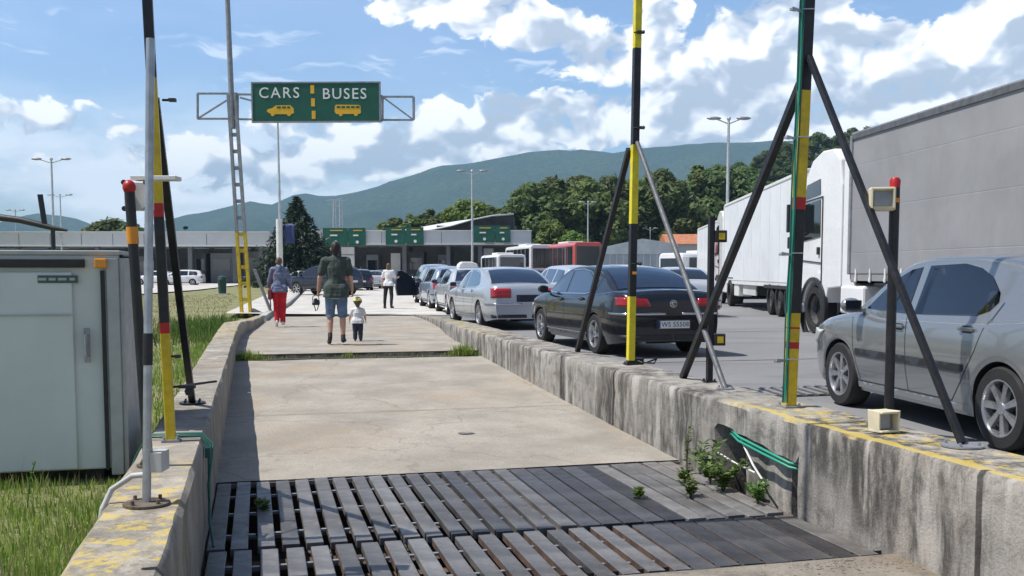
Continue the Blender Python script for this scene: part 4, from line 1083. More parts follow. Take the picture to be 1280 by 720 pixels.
mb = MB(); mb.prism([(-1.2, 5.2), (7.2, 5.2), (3, 6.7)], 'X', -w / 2 - .4, w / 2 + .4); mb.build('roof', 'terracotta', t)
t = thing('white_notice_board', 'pale double notice board under the canopy beside the walking man', 'board', (X(424, 100), 100, 0))
w = X(444, 100) - X(428, 100)
for z0, z1 in ((Z(318, 100), Z(309, 100)), (Z(333, 100), Z(319, 100))):
    mb = MB(); mb.box((w / 2 + .3, 0, (z0 + z1) / 2), (w, .12, z1 - z0)); mb.build('panel', 'pale_wall', t)
mb = MB()
for x in (.35, w + .2): mb.tube((x, .1, 0), (x, .1, Z(309, 100)), .05, n=8)
mb.build('leg', 'grey_steel', t)
# ================================================================== VEHICLES
def pchip(pts, x):
    xs = np.array([p[0] for p in pts], float); ys = np.array([p[1] for p in pts], float)
    h = np.diff(xs); d = np.diff(ys) / h; m = np.zeros(len(xs))
    m[1:-1] = np.where(d[:-1] * d[1:] > 0, 2 * d[:-1] * d[1:] / (d[:-1] + d[1:] + 1e-12), 0); m[0], m[-1] = d[0], d[-1]
    x = np.clip(x, xs[0], xs[-1]); i = np.clip(np.searchsorted(xs, x) - 1, 0, len(h) - 1)
    t = (x - xs[i]) / h[i]
    return float((2 * t**3 - 3 * t**2 + 1) * ys[i] + (t**3 - 2 * t**2 + t) * h[i] * m[i] + (-2 * t**3 + 3 * t**2) * ys[i + 1] + (t**3 - t**2) * h[i] * m[i + 1])
PROF = [(.10, .90), (.22, .945), (.36, .975), (.55, 1.0), (.72, .998), (.85, .985), (.95, .965), (1.2, .93)]
WHEEL_MESH = {}
def wheel_meshes(r, w, spokes, key):
    if key in WHEEL_MESH: return WHEEL_MESH[key]
    mb = MB(); rr = r * .68
    mb.lathe([(rr * .98, -w * .42), (rr, -w / 2), (r * .93, -w / 2), (r * .985, -w * .40), (r, -w * .25), (r, w * .25), (r * .985, w * .40), (r * .93, w / 2), (rr, w / 2), (rr * .98, w * .42), (rr * .98, -w * .42)], 36, axis='X')
    ty = mb.build('wheel', 'tyre', smooth=40); tm = ty.data; bpy.data.objects.remove(ty)
    mb = MB()     # outer face looks to -X
    mb.lathe([(rr * 1.005, -w * .50), (rr * .95, -w * .50), (rr * .90, -w * .36), (rr * .90, w * .3)], 36, axis='X')
    mb.lathe([(0, -w * .10), (rr * .90, -w * .10)], 30, axis='X', mi=1)
    mb.lathe([(0, -w * .46), (rr * .20, -w * .45), (rr * .24, -w * .34), (rr * .24, -w * .1)], 20, axis='X')
    for k in range(spokes):
        a = 2 * math.pi * k / spokes; d = Vector((0, math.cos(a), math.sin(a))); n = Vector((0, -math.sin(a), math.cos(a)))
        p0, p1 = d * rr * .18, d * rr * .93; wa, wb = rr * .17, rr * .30 * (5.5 / spokes) ** .5
        vs = []
        for p, ww, x in ((p0, wa, -w * .42), (p1, wb, -w * .44)):
            for sx, sn in ((0, -1), (0, 1), (w * .18, 1), (w * .18, -1)): vs.append(p + n * (sn * ww / 2) + Vector((x + sx, 0, 0)))
        mb.add(vs, [(0, 1, 5, 4), (1, 2, 6, 5), (3, 0, 4, 7), (2, 3, 7, 6)])
    o = mb.build('rim', ['rim', 'underbody'], smooth=35, fix=False); rm = o.data; bpy.data.objects.remove(o)
    bm = bmesh.new(); bm.from_mesh(rm); bmesh.ops.recalc_face_normals(bm, faces=bm.faces); bm.to_mesh(rm); bm.free()
    WHEEL_MESH[key] = (tm, rm); return tm, rm
def add_wheel(t, x, y, r, w, spokes=7, steer=0):
    tm, rm = wheel_meshes(r, w, spokes, (r, w, spokes))
    o = bpy.data.objects.new('wheel', tm); col.objects.link(o); o.parent = t; o.location = (x, y, r)
    q = bpy.data.objects.new('rim', rm); col.objects.link(q); q.parent = o
    o.rotation_euler = (random.uniform(0, 6), 0, math.pi if x > 0 else 0)
    return o

class Car:
    """local axes: +Y forward, origin on the ground under the middle of the wheelbase"""
    def __init__(s, name, label, P, loc, yaw, paint, cat='car', group='cars queueing beside the lane', detail=True):
        s.P = P; s.t = thing(name, label, cat, loc, yaw, group); s.paint = paint
        s.W, s.wb, s.sr, s.sf, s.r = P['W'], P['wb'], P['rear'], P['front'], P['r']
        s.body(); s.cabin(); s.wheels()
        if detail: s.windows(); s.trim()
    def zhi(s, y): return pchip(s.P['top'], y)
    def zlo(s, y):
        z = s.P.get('sill', .21)
        de = min(y - s.sr, s.sf - y); z += .07 * max(0, 1 - de / .55)
        for a in (s.wb / 2, -s.wb / 2):
            ra = s.r * 1.13
            if abs(y - a) < ra: z = max(z, s.r + math.sqrt(max(0, ra * ra - (y - a) ** 2)) - .01)
        return min(z, s.zhi(y) - .06)
    def w(s, y):
        def f(d, L, k): return 1 - k * max(0, (L - d) / L) ** 2.4
        return s.W / 2 * f(y - s.sr, .60, .17) * f(s.sf - y, .80, .26)
    def side(s, y, z): return s.w(y) * pchip(PROF, z / s.P.get('pscale', 1.0))
    def ystations(s):
        ys = set(np.linspace(s.sr, s.sf, 64)); 
        for d in (0, .012, .03, .055, .09, .13, .18, .25): ys.add(s.sr + d); ys.add(s.sf - d)
        for a in (s.wb / 2, -s.wb / 2):
            ra = s.r * 1.13
            for k in range(25): ys.add(a + ra * math.cos(math.pi * k / 24) * .9995)
        return sorted(ys)
    def body(s):
        mb = MB(); K = 9; rows = []
        for y in s.ystations():
            zl, zh = s.zlo(y), s.zhi(y); rc = min(.075, (zh - zl) * .35); half = []
            half += [(0, zl), (s.side(y, zl) * .88, zl)]
            zt = zh - rc
            for k in range(K + 1):
                z = zl + (zt - zl) * k / K; x = s.side(y, z)
                if k == 0: x *= .985
                half.append((x, z))
            x1 = s.side(y, zt)
            for a in (.35, .75, 1.0):
                half.append((x1 - rc * 1.1 * (1 - math.cos(a * math.pi / 2)), zt + rc * math.sin(a * math.pi / 2) * .92))
            x2 = x1 - rc * 1.1
            cr = s.P.get('crown', .035) * min(1, (y - s.sr) / .15, (s.sf - y) / .3)
            for f in (.66, .33, 0): half.append((x2 * f, zh - rc * .08 + cr * (1 - f * f)))
            rows.append([(x, y, z) for x, z in half] + [(-x, y, z) for x, z in reversed(half[1:-1])])
        n = len(rows[0]); nh = K + 9
        vs = [p for r_ in rows for p in r_]; fs, mi = [], []
        for i in range(len(rows) - 1):
            for k in range(n):
                fs.append((i * n + k, i * n + (k + 1) % n, (i + 1) * n + (k + 1) % n, (i + 1) * n + k)); mi.append(1 if k in (0, 1, n - 1, n - 2) else 0)
        for o, flip in ((0, False), ((len(rows) - 1) * n, True)):
            half_n = n // 2
            for k in range(half_n):
                a, b, c, d = k, k + 1, (n - k - 1) % n, (n - k) % n
                q = [a, b, c, d] if k not in (0, half_n - 1) else ([0, 1, n - 1] if k == 0 else [half_n - 1, half_n, half_n + 1])
                fs.append(tuple(o + x for x in q)); mi.append(0)
        mb.v, mb.f, mb.m = vs, fs, mi
        s.bodyo = mb.build('body', [s.paint, 'underbody'], s.t, smooth=38)
    # greenhouse -------------------------------------------------------
    def czhi(s, y): return pchip(s.P['roof'], y)
    def cside(s, y, z):
        P = s.P; y0, y1 = P['roof'][0][0], P['roof'][-1][0]
        wb = P['cw'] * s.W / 2; 
        taper = 1 - .10 * max(0, (y0 + .9 - y) / .9) ** 2 - .07 * max(0, (y - y1 + .9) / .9) ** 2
        return (wb - P['tumble'] * (z - P['belt'])) * taper
    def cabin(s):
        P = s.P; y0, y1 = P['roof'][0][0], P['roof'][-1][0]; mb = MB(); rows = []; zb = P['belt'] - .06
        for y in np.linspace(y0, y1, 60):
            zh = max(s.czhi(y), zb + .02); rc = min(.07, (zh - zb) * .3); half = [(0, zb)]
            zt = zh - rc
            for k in range(6):
                z = zb + (zt - zb) * k / 5; half.append((s.cside(y, z), z))
            x1 = s.cside(y, zt)
            for a in (.3, .65, 1.0): half.append((x1 - rc * 1.25 * (1 - math.cos(a * math.pi / 2)), zt + rc * math.sin(a * math.pi / 2)))
            x2 = x1 - rc * 1.25
            for f in (.66, .33, 0): half.append((x2 * f, zh + P.get('rcrown', .03) * (1 - f * f)))
            rows.append([(x, y, z) for x, z in half] + [(-x, y, z) for x, z in reversed(half[1:-1])])
        n = len(rows[0]); mb.v = [p for r_ in rows for p in r_]
        for i in range(len(rows) - 1):
            for k in range(n): mb.f.append((i * n + k, i * n + (k + 1) % n, (i + 1) * n + (k + 1) % n, (i + 1) * n + k))
        mb.f += [tuple(range(n)), tuple(range(len(rows) * n - 1, (len(rows) - 1) * n - 1, -1))]; mb.m = [0] * len(mb.f)
        s.cab = mb.build('roof', s.paint, s.t, smooth=35)
        if P.get('hollow'):
            cuts = []
            s.cab.data.materials.append(M['underbody'])
            for poly in P['win']:
                cb = MB(); cb.prism(poly, 'X', -1.2, 1.2); co_ = cb.build('cutter', 'underbody', s.t); cuts.append(co_)
                bmod = s.cab.modifiers.new('cut', 'BOOLEAN'); bmod.object = co_; bmod.solver = 'EXACT'; bmod.operation = 'DIFFERENCE'; bmod.material_mode = 'TRANSFER'
            bpy.context.view_layer.update()
            me = bpy.data.meshes.new_from_object(s.cab.evaluated_get(bpy.context.evaluated_depsgraph_get())); s.cab.modifiers.clear(); s.cab.data = me
            me.set_sharp_from_angle(angle=R(35))
            for c_ in cuts: bpy.data.objects.remove(c_)
            for x in (-.36, .36):
                for y, w_ in ((.28, .46), (-.72, .5)):
                    sb = MB(); sb.box((x, y, 1.06), (w_, .14, .24), taper=(.85, .8)); sb.box((x, y - .02, 1.245), (.25, .09, .13), taper=(.85, .8)); sb.build('seat', 'seat_cloth', s.t, bevel=.03)
            sb = MB(); sb.lathe([(.16, 0), (.175, .012), (.16, .025), (.145, .012), (.16, 0)], 20, axis='Y', c=(-.36, .72, 1.0)); sb.build('steering_wheel', 'black_plastic', s.t, smooth=60)
    def roofpt(s, y, f, off=.004):
        P = s.P; zb = P['belt'] - .06; zh = max(s.czhi(y), zb + .02); rc = min(.07, (zh - zb) * .3); x2 = s.cside(y, zh - rc) - rc * 1.25
        e = .01; slope = (s.czhi(y + e) - s.czhi(y - e)) / (2 * e); nl = math.hypot(1, slope)
        z = zh + P.get('rcrown', .03) * (1 - min(1, f * f))
        if abs(f) > 1: z -= 0
        return (x2 * f, y - off * slope / nl, z + off / nl)
    def side_panel(s, name, poly, material, fn, off, sgn, parent=None, edge=.07):
        """a thin shell following the side surface"""
        pts = []
        for a, b in zip(poly, poly[1:] + poly[:1]):
            L = math.dist(a, b); k = max(1, int(L / edge)); pts += [(a[0] + (b[0] - a[0]) * i / k, a[1] + (b[1] - a[1]) * i / k) for i in range(k)]
        bm = bmesh.new(); vs = [bm.verts.new((0, y, z)) for y, z in pts]; bm.faces.new(vs)
        bmesh.ops.triangulate(bm, faces=bm.faces)
        ymin, ymax = min(p[0] for p in pts), max(p[0] for p in pts)
        k = int((ymax - ymin) / .12)
        for i in range(1, k + 1):
            bmesh.ops.bisect_plane(bm, geom=bm.verts[:] + bm.edges[:] + bm.faces[:], plane_co=(0, ymin + (ymax - ymin) * i / (k + 1), 0), plane_no=(0, 1, 0))
        for v in bm.verts: v.co.x = sgn * (fn(v.co.y, v.co.z) + off)
        for f in bm.faces: f.smooth = True
        bm.normal_update()
        bmesh.ops.recalc_face_normals(bm, faces=bm.faces)
        if bm.faces and sum(f.normal.x for f in bm.faces) * sgn < 0: bmesh.ops.reverse_faces(bm, faces=bm.faces)
        me = bpy.data.meshes.new(name); bm.to_mesh(me); bm.free(); me.materials.append(M[material])
        o = bpy.data.objects.new(name, me); col.objects.link(o); o.parent = parent or s.t; return o
    def strip(s, name, pts, wdt, material, fn, off, sgn, parent=None):
        mb = MB(); rows = []
        P = [Vector((0, a, b)) for a, b in pts]; Q = []
        for a, b in zip(P, P[1:]):
            k = max(1, int((b - a).length / .08)); Q += [a.lerp(b, i / k) for i in range(k)]
        Q.append(P[-1])
        for i, p in enumerate(Q):
            d = (Q[min(i + 1, len(Q) - 1)] - Q[max(0, i - 1)]).normalized(); nn = Vector((0, -d.z, d.y)) * wdt / 2
            rows.append([(sgn * (fn(q.y, q.z) + off), q.y, q.z) for q in (p - nn, p + nn)])
        mb.grid(rows); return mb.build(name, material, parent or s.t, smooth=60)
    def windows(s):
        P = s.P; g = P.get('glass', 'glass')
        for sg in (-1, 1):
            for poly in P['win']:
                s.side_panel('window', poly, P.get('sideglass', g), s.cside, .005, sg)
            if 'winframe' in P:
                s.strip('window_trim', P['winframe'], .022, P.get('trim_mat', 'black_plastic'), s.cside, .007, sg)
        for nm, (ya, yb, fr) in (('rear_window', P['rearglass']), ('windscreen', P['frontglass'])):
            mb = MB(); mb.grid([[s.roofpt(y, f * (fr + .06 * (i / 9 if nm == 'windscreen' else 1 - i / 9)), .006) for f in np.linspace(-1, 1, 13)] for i, y in enumerate(np.linspace(ya, yb, 10))]); mb.build(nm, g, s.t, smooth=70)
    def wheels(s):
        for sx in (-1, 1):
            for y in (s.wb / 2, -s.wb / 2):
                add_wheel(s.t, sx * (s.W / 2 - .125), y, s.r, .215, s.P.get('spokes', 7))
    def s_rear(s, z):
        for y in np.arange(s.sr, s.sr + .6, .004):
            if s.zhi(y) - .035 >= z: return y
        return s.sr + .6
    def s_front(s, z):
        for y in np.arange(s.sf, s.sf - .9, -.004):
            if s.zhi(y) - .035 >= z: return y
        return s.sf - .9
    def contour(s, z, rear=True):
        y0 = s.s_rear(z) if rear else s.s_front(z); d = 1 if rear else -1
        we = s.side(y0, z)
        pts = [Vector((x, y0, 0)) for x in np.linspace(0, we, 14)] + [Vector((s.side(y0 + d * t, z), y0 + d * t, 0)) for t in np.linspace(.012, .75, 22)]
        return pts, 13
    def wrap(s, name, material, a0, a1, z0, z1, off, sgn, rear=True, nz_=4, skew=0.0):
        """a lamp lens wrapped round a corner: a in metres along the plan contour, 0 at the corner, negative towards the middle"""
        mb = MB(); rows = []
        for i in range(nz_ + 1):
            z = z0 + (z1 - z0) * i / nz_; pts, ic = s.contour(z, rear); L = [0]
            for a, b in zip(pts, pts[1:]): L.append(L[-1] + (b - a).length)
            L = [l - L[ic] for l in L]; row = []
            aa0 = a0 + skew * (i / nz_)
            for a in np.linspace(aa0, a1, 12):
                j = int(np.clip(np.searchsorted(L, a) - 1, 0, len(pts) - 2)); f = (a - L[j]) / max(1e-6, L[j + 1] - L[j]); p = pts[j].lerp(pts[j + 1], f)
                tg = (pts[min(j + 2, len(pts) - 1)] - pts[max(j - 1, 0)]).normalized(); nn = Vector((tg.y, -tg.x, 0))
                if not rear: nn = Vector((-tg.y, tg.x, 0)) if nn.y < 0 and False else Vector((-tg.y, tg.x, 0))
                q = p + nn * off; row.append((sgn * q.x, q.y, z))
            rows.append(row)
        mb.grid(rows); o = mb.build(name, material, s.t, smooth=70)
        m = o.modifiers.new('solidify', 'SOLIDIFY'); m.thickness = .02; m.offset = 0
        return o
    def trim(s):
        P = s.P
        for sg in (-1, 1):
            s.wrap('taillight', 'red_lamp', *P['tail'], .008, sg, True, skew=P.get('tailskew', 0))
            s.wrap('headlight', 'clear_lamp', *P['head'], .006, sg, False)
            for pts in P['seams']: s.strip('door_seam', pts, .009, 'black_plastic', lambda y, z: s.side(y, z) if z < P['belt'] + .01 else s.cside(y, z) + .003, .0015, sg)
            for y, z in P['handles']:
                mb = MB(); x = s.side(y, z); mb.box((sg * (x + .016), y, z), (.030, .19, .032)); o = mb.build('door_handle', s.paint, s.t, bevel=.008)
                mb = MB(); mb.box((sg * (x + .002), y, z - .004), (.006, .13, .06)); mb.build('recess', 'black_plastic', o, bevel=.002)
            y, z = P['mirror']; x = s.side(y, z - .05)
            mb = MB(); mb.ball((sg * (x + .115), y, z + .03), .1, 14, (1.05, .62, .72)); mb.box((sg * (x + .02), y + .02, z - .02), (.12, .05, .035)); mo = mb.build('mirror', P.get('mirror_mat', s.paint), s.t, smooth=60)
            mb = MB(); mb.box((sg * (x + .115), y - .052, z + .03), (.16, .02, .10)); mb.build('mirror_glass', 'glass', mo, bevel=.006)
            if 'rub' in P:
                a, b, z0, z1 = P['rub']; s.side_panel('rubbing_strip', [(a, z0), (b, z0), (b, z1), (a, z1)], P.get('rub_mat', 'black_plastic'), s.side, .010, sg)
            s.side_panel('sill_trim', [(-s.wb / 2 + s.r * 1.2, .235), (s.wb / 2 - s.r * 1.2, .235), (s.wb / 2 - s.r * 1.2, .29), (-s.wb / 2 + s.r * 1.2, .29)], P.get('sill_mat', 'black_plastic'), s.side, .003, sg)
        # rear plate, bumper line, emblem
        zp = P['plate']; yr = s.s_rear(zp) - .012
        mb = MB(); mb.box((0, yr, zp), (.53, .012, .118)); pl = mb.build('number_plate', 'plate_white', s.t)
        mb = MB(); mb.box((-.25, yr - .008, zp), (.035, .005, .112)); mb.build('plate_band', 'banner_blue', pl)
        if P.get('plate_text'): text_mesh(P['plate_text'], .105, 'plate_text', 'plate_ink', pl, (.02, yr - .0075, zp - .002), (R(90), 0, 0), .001, 1.05)
        mb = MB(); mb.box((0, yr + .005, zp), (.60, .012, .16)); mb.build('plate_recess', 'black_plastic', s.t)
        zb = P['bumper']
        for sg in (-1, 1): s.wrap('bumper_trim', P.get('bumper_mat', 'black_plastic'), -.62, .45, zb - .016, zb + .016, .006, sg, True, 1)
        for sg in (-1, 1): s.wrap('lower_bumper', 'black_plastic', -.70, .20, .285, .36, .004, sg, True, 1)
        if 'emblem' in P:
            ze = P['emblem']; ye = s.s_rear(ze) - .006
            mb = MB(); mb.lathe([(.0, -.008), (.055, -.008), (.062, -.004), (.062, .01)], 20, axis='Y', c=(0, ye, ze)); e = mb.build('emblem', 'chrome', s.t, smooth=40)
            mb = MB(); mb.lathe([(.040, -.0095), (.050, -.0095)], 20, axis='Y', c=(0, ye, ze)); 
            for p, q in (((-.03, .03), (0, -.005)), ((.03, .03), (0, -.005)), ((-.04, .005), (-.018, -.032)), ((-.018, -.032), (0, .0)), ((0, .0), (.018, -.032)), ((.018, -.032), (.04, .005))): mb.bar((p[0], ye - .0095, ze + p[1]), (q[0], ye - .0095, ze + q[1]), .007, .003)
            mb.build('emblem_mark', 'black_plastic', e)
        mb = MB(); mb.box((0, s.P['roof'][0][0] + .02, 0), (.01, .01, .01))
        for sg in (-1, 1):
            mb = MB(); mb.tube((sg * .48, s.sr + .25, .25), (sg * .48, s.sr + .02, .26), .03, n=12)
            if sg == -1: mb.build('exhaust', 'grey_steel', s.t, smooth=40)

HATCH = dict(W=1.77, wb=2.58, rear=-2.36, front=2.21, r=.318, sill=.20, spokes=7,
    top=[(-2.36, .74), (-2.345, .90), (-2.30, .99), (-2.20, 1.045), (-1.9, 1.05), (-1.4, .985), (-.6, .945), (.5, .93), (.95, .965), (1.3, .925), (1.7, .85), (1.98, .76), (2.12, .66), (2.19, .55), (2.21, .46)],
    roof=[(-2.08, .99), (-1.75, 1.17), (-1.35, 1.345), (-.95, 1.43), (-.5, 1.462), (0, 1.462), (.32, 1.425), (.62, 1.30), (.95, 1.08), (1.22, .90)],
    belt=.945, cw=.93, tumble=.42, crown=.045, rearglass=(-1.90, -1.22, .82), frontglass=(.42, 1.06, .90),
    win=[[(.90, .985), (.12, .965), (.17, 1.375), (.34, 1.35), (.50, 1.28), (.66, 1.175), (.82, 1.05)], [(.02, .965), (-.88, .99), (-1.02, 1.03), (-1.09, 1.10), (-1.06, 1.17), (-.90, 1.285), (-.70, 1.36), (-.45, 1.40), (.06, 1.385)]],
    seams=[[(1.02, .90), (.98, .62), (.86, .32)], [(.05, .94), (.02, .6), (.0, .30)], [(.86, .30), (.0, .30), (-.66, .30)], [(-.66, .30), (-.82, .48), (-.98, .72), (-1.10, .985)], [(-1.10, .985), (-1.16, 1.10)]],
    handles=[(.16, .855), (-.86, .885)], mirror=(.86, .985), mirror_mat='octavia_paint', rub=(-.84, .92, .545, .605), tail=(-.16, .17, .70, .98), head=(-.42, .35, .60, .74), plate=.60, bumper=.50, plate_text=None, sill_mat='octavia_paint', trim_mat='octavia_paint')
SALOON = dict(W=1.83, wb=2.71, rear=-2.44, front=2.28, r=.325, sill=.19, spokes=5,
    top=[(-2.44, .66), (-2.425, .86), (-2.39, .965), (-2.30, 1.015), (-2.0, 1.04), (-1.6, 1.01), (-.6, .95), (.5, .94), (1.0, .965), (1.35, .93), (1.75, .86), (2.02, .77), (2.18, .66), (2.26, .52), (2.28, .44)],
    roof=[(-1.98, .985), (-1.70, 1.12), (-1.25, 1.295), (-.80, 1.40), (-.35, 1.435), (.05, 1.43), (.35, 1.40), (.66, 1.285), (1.0, 1.07), (1.25, .92)],
    belt=.955, cw=.92, tumble=.46, crown=.04, rearglass=(-1.84, -.98, .90), frontglass=(.45, 1.10, .90),
    win=[[(.92, .99), (.12, .975), (.16, 1.345), (.34, 1.325), (.52, 1.245), (.70, 1.12)], [(.03, .975), (-.86, .995), (-1.15, 1.06), (-1.12, 1.11), (-.92, 1.235), (-.66, 1.325), (-.3, 1.36), (.06, 1.352)]],
    winframe=[(.98, .975), (.4, .96), (-.86, .975), (-1.22, 1.05), (-.95, 1.255), (-.66, 1.35), (-.3, 1.385), (.15, 1.37)], trim_mat='chrome',
    seams=[[(1.02, .90), (.98, .62), (.90, .30)], [(.06, .94), (.03, .6), (.02, .28)], [(.90, .28), (.0, .28), (-.72, .28)], [(-.72, .28), (-.86, .5), (-1.0, .75), (-1.1, .95)]],
    handles=[(.20, .86), (-.80, .885)], mirror=(.90, .99), mirror_mat='dark_paint', tail=(-.38, .24, .80, .94), tailskew=.06, head=(-.42, .35, .60, .74), plate=.52, bumper=.685, bumper_mat='chrome', emblem=.84, plate_text='WS 55508', rub=(-1.0, 1.0, .315, .335), rub_mat='chrome', sill_mat='dark_paint')
def scaled(P, **kw):
    Q = dict(P); Q.update(kw); return Q
EXEC = scaled(SALOON, W=1.90, wb=2.95, rear=-2.60, front=2.45, spokes=5,
    top=[(-2.60, .62), (-2.585, .86), (-2.55, .985), (-2.46, 1.03), (-2.1, 1.045), (-1.6, 1.01), (-.6, .95), (.5, .94), (1.0, .965), (1.35, .93), (1.85, .86), (2.18, .77), (2.34, .66), (2.43, .52), (2.45, .44)],
    tail=(-.36, .16, .74, .955), tailskew=.0, bumper=.60, emblem=.90, plate=.73, plate_text='CB 1234', bumper_mat='chrome', mirror_mat='silver_paint', sill_mat='silver_paint')
EXEC.pop('emblem'); EXEC['plate_text'] = None
OLD = scaled(SALOON, W=1.74, spokes=6, roof=[(-1.90, .985), (-1.62, 1.15), (-1.28, 1.35), (-.95, 1.42), (-.35, 1.44), (.05, 1.43), (.35, 1.40), (.66, 1.285), (1.0, 1.07), (1.25, .92)], rearglass=(-1.80, -1.22, .90), tail=(-.2, .25, .68, .92), plate=.60, bumper=.56, plate_text=None, bumper_mat='black_plastic', mirror_mat='black_plastic', trim_mat='black_plastic', rub_mat='black_plastic', sill_mat='black_plastic')
OLD.pop('emblem')
ESTATE = scaled(SALOON, W=1.76, wb=2.62, rear=-2.25, front=2.15, r=.325, spokes=6,
    top=[(-2.25, .64), (-2.24, .90), (-2.21, 1.0), (-2.1, 1.03), (-1.6, 1.0), (-.6, .96), (.5, .95), (1.0, .98), (1.35, .94), (1.7, .87), (1.95, .77), (2.08, .66), (2.13, .52), (2.15, .44)],
    roof=[(-2.22, .96), (-2.17, 1.10), (-2.05, 1.30), (-1.92, 1.42), (-1.5, 1.49), (-.6, 1.53), (.0, 1.52), (.35, 1.47), (.70, 1.33), (1.0, 1.12), (1.25, .92)],
    rearglass=(-2.16, -1.95, .90), frontglass=(.46, 1.10, .90),
    win=[[(.92, 1.0), (.12, .985), (.16, 1.42), (.34, 1.39), (.52, 1.30), (.72, 1.14)], [(.03, .985), (-.84, .995), (-.86, 1.42), (.06, 1.435)], [(-.95, 1.0), (-1.75, 1.04), (-1.80, 1.18), (-1.66, 1.38), (-.97, 1.42)]],
    tail=(-.16, .15, .72, 1.0), plate=.66, bumper=.52, plate_text=None, bumper_mat='black_plastic', mirror_mat='black_plastic', trim_mat='black_plastic', rub_mat='black_plastic', sill_mat='black_plastic')
ESTATE.pop('emblem'); ESTATE.pop('winframe')
SUV = scaled(ESTATE, W=1.84, r=.37, sill=.34, pscale=1.12, top=[(a, b + .14) for a, b in ESTATE['top']], roof=[(a, b * 1.09 + .03) for a, b in ESTATE['roof']], belt=1.09,
    win=[[(a, b * 1.09 + .03) for a, b in w] for w in ESTATE['win']], seams=[[(a, b + .1) for a, b in w] for w in ESTATE['seams']], handles=[(a, b + .12) for a, b in ESTATE['handles']], mirror=(.90, 1.12), tail=(-.14, .14, .85, 1.15), head=(-.42, .35, .74, .88), plate=.80, bumper=.62, rub=(-1.0, 1.0, .60, .66), sill_mat='black_plastic')

def place(rear_xy, yaw, wb, W):
    """world position of the wheelbase centre when the left rear tyre foot is at rear_xy"""
    f = Vector((-math.sin(yaw), math.cos(yaw), 0)); r = Vector((math.cos(yaw), math.sin(yaw), 0))
    return Vector((rear_xy[0], rear_xy[1], 0)) + f * wb / 2 + r * (W / 2 - .02)
y_ = math.atan(.14)
oct_ = Car('hatchback', 'silver-grey hatchback at the right edge, its near side shown, behind the yellow-topped wall', scaled(HATCH, hollow=True, sideglass='see_glass'), place((3.62, 7.38), y_, 2.58, 1.77), y_, 'octavia_paint')
mb = MB(); mb.bar((.3, -.55, 1.497), (.3, -.72, 1.56), .02, .02); mb.build('aerial', 'black_plastic', oct_.t)
y_ = R(17)
pas = Car('saloon_car', 'dark blue-black saloon seen from behind, white plate, partly behind the bright yellow post', scaled(SALOON, glass='blue_glass'), place((1.33, 16.25), y_, 2.71, 1.83), y_, 'dark_paint')
y_ = R(15.5)
aud = Car('saloon_car', 'large silver saloon with dark plate directly ahead of the dark saloon', scaled(EXEC, glass='blue_glass'), place((-.80, 23.7), y_, 2.95, 1.90), y_, 'silver_paint')
for c in aud.t.children:
    if c.name.startswith('number_plate'): c.data = c.data.copy(); c.data.materials[0] = M['navy_cloth']
y_ = R(11)
c = Car('saloon_car', 'older pale silver saloon with a white roof box, ahead of the large silver saloon', scaled(OLD, glass='blue_glass'), place((-2.05, 31.2), y_, 2.71, 1.74), y_, 'pale_silver')
mb = MB(); mb.prism([(-.33, 1.46), (.33, 1.46), (.27, 1.60), (.1, 1.66), (-.2, 1.66), (-.3, 1.58)], 'Y', -.45, .15); mb.build('roof_box', 'white_plastic', c.t, bevel=.03)
y_ = R(12)
c = Car('estate_car', 'blue-grey estate car ahead of the old pale silver saloon', scaled(ESTATE, glass='blue_glass'), place((-3.05, 36.6), y_, 2.62, 1.76), y_, 'bluegrey_paint')
y_ = R(11)
c = Car('estate_car', 'black car in the queue with its front left door standing wide open', scaled(ESTATE), place((-3.75, 41.2), y_, 2.62, 1.76), y_, 'navy_paint')
c2 = Car('off_road_car', 'dark blue tall car ahead of the car with the open door', scaled(SUV, glass='blue_glass'), place((-4.6, 49), y_, 2.62, 1.84), y_, 'bluegrey_paint', detail=True)
# the open door: hinged at its front edge, swung out to the left
def open_door(car, hinge_y, ang):
    mb = MB(); W_ = car.W / 2
    prof = [(0, .30), (-.95, .30), (-1.02, .6), (-1.0, .98), (-.92, 1.36), (-.70, 1.38), (-.45, 1.25), (-.05, .98)]
    mb.prism([(a, b) for a, b in prof], 'X', -.05, .05); d = mb.build('door', car.paint, car.t, bevel=.02, loc=(-W_ + .02, hinge_y, .02), rot=(0, 0, -ang))
    mb = MB(); mb.prism([(-.14, 1.0), (-.90, 1.0), (-.86, 1.30), (-.70, 1.32), (-.48, 1.20)], 'X', -.06, .06); mb.build('window', 'glass', d)
    mb = MB(); mb.ball((-.14, -.06, 1.04), .1, 12, (1.0, .6, .75)); mb.build('mirror', 'chrome', d, smooth=60)
open_door(c, .95, R(62))
c.t['label'] = 'black car in the queue with its left door standing wide open'
y_ = R(15)
Car('estate_car', 'white estate car in the next lane, seen between silver and dark saloons', scaled(ESTATE, glass='blue_glass'), Vector((D(712, 345, 31).x, 32.5, 0)), y_, 'pale_silver')
Car('hatchback', 'silver car with red tail lamp just right of the dark saloon, far side of it', scaled(HATCH), Vector((D(884, 345, 31).x - 1.0, 31.5, 0)), R(9), 'pale_silver')
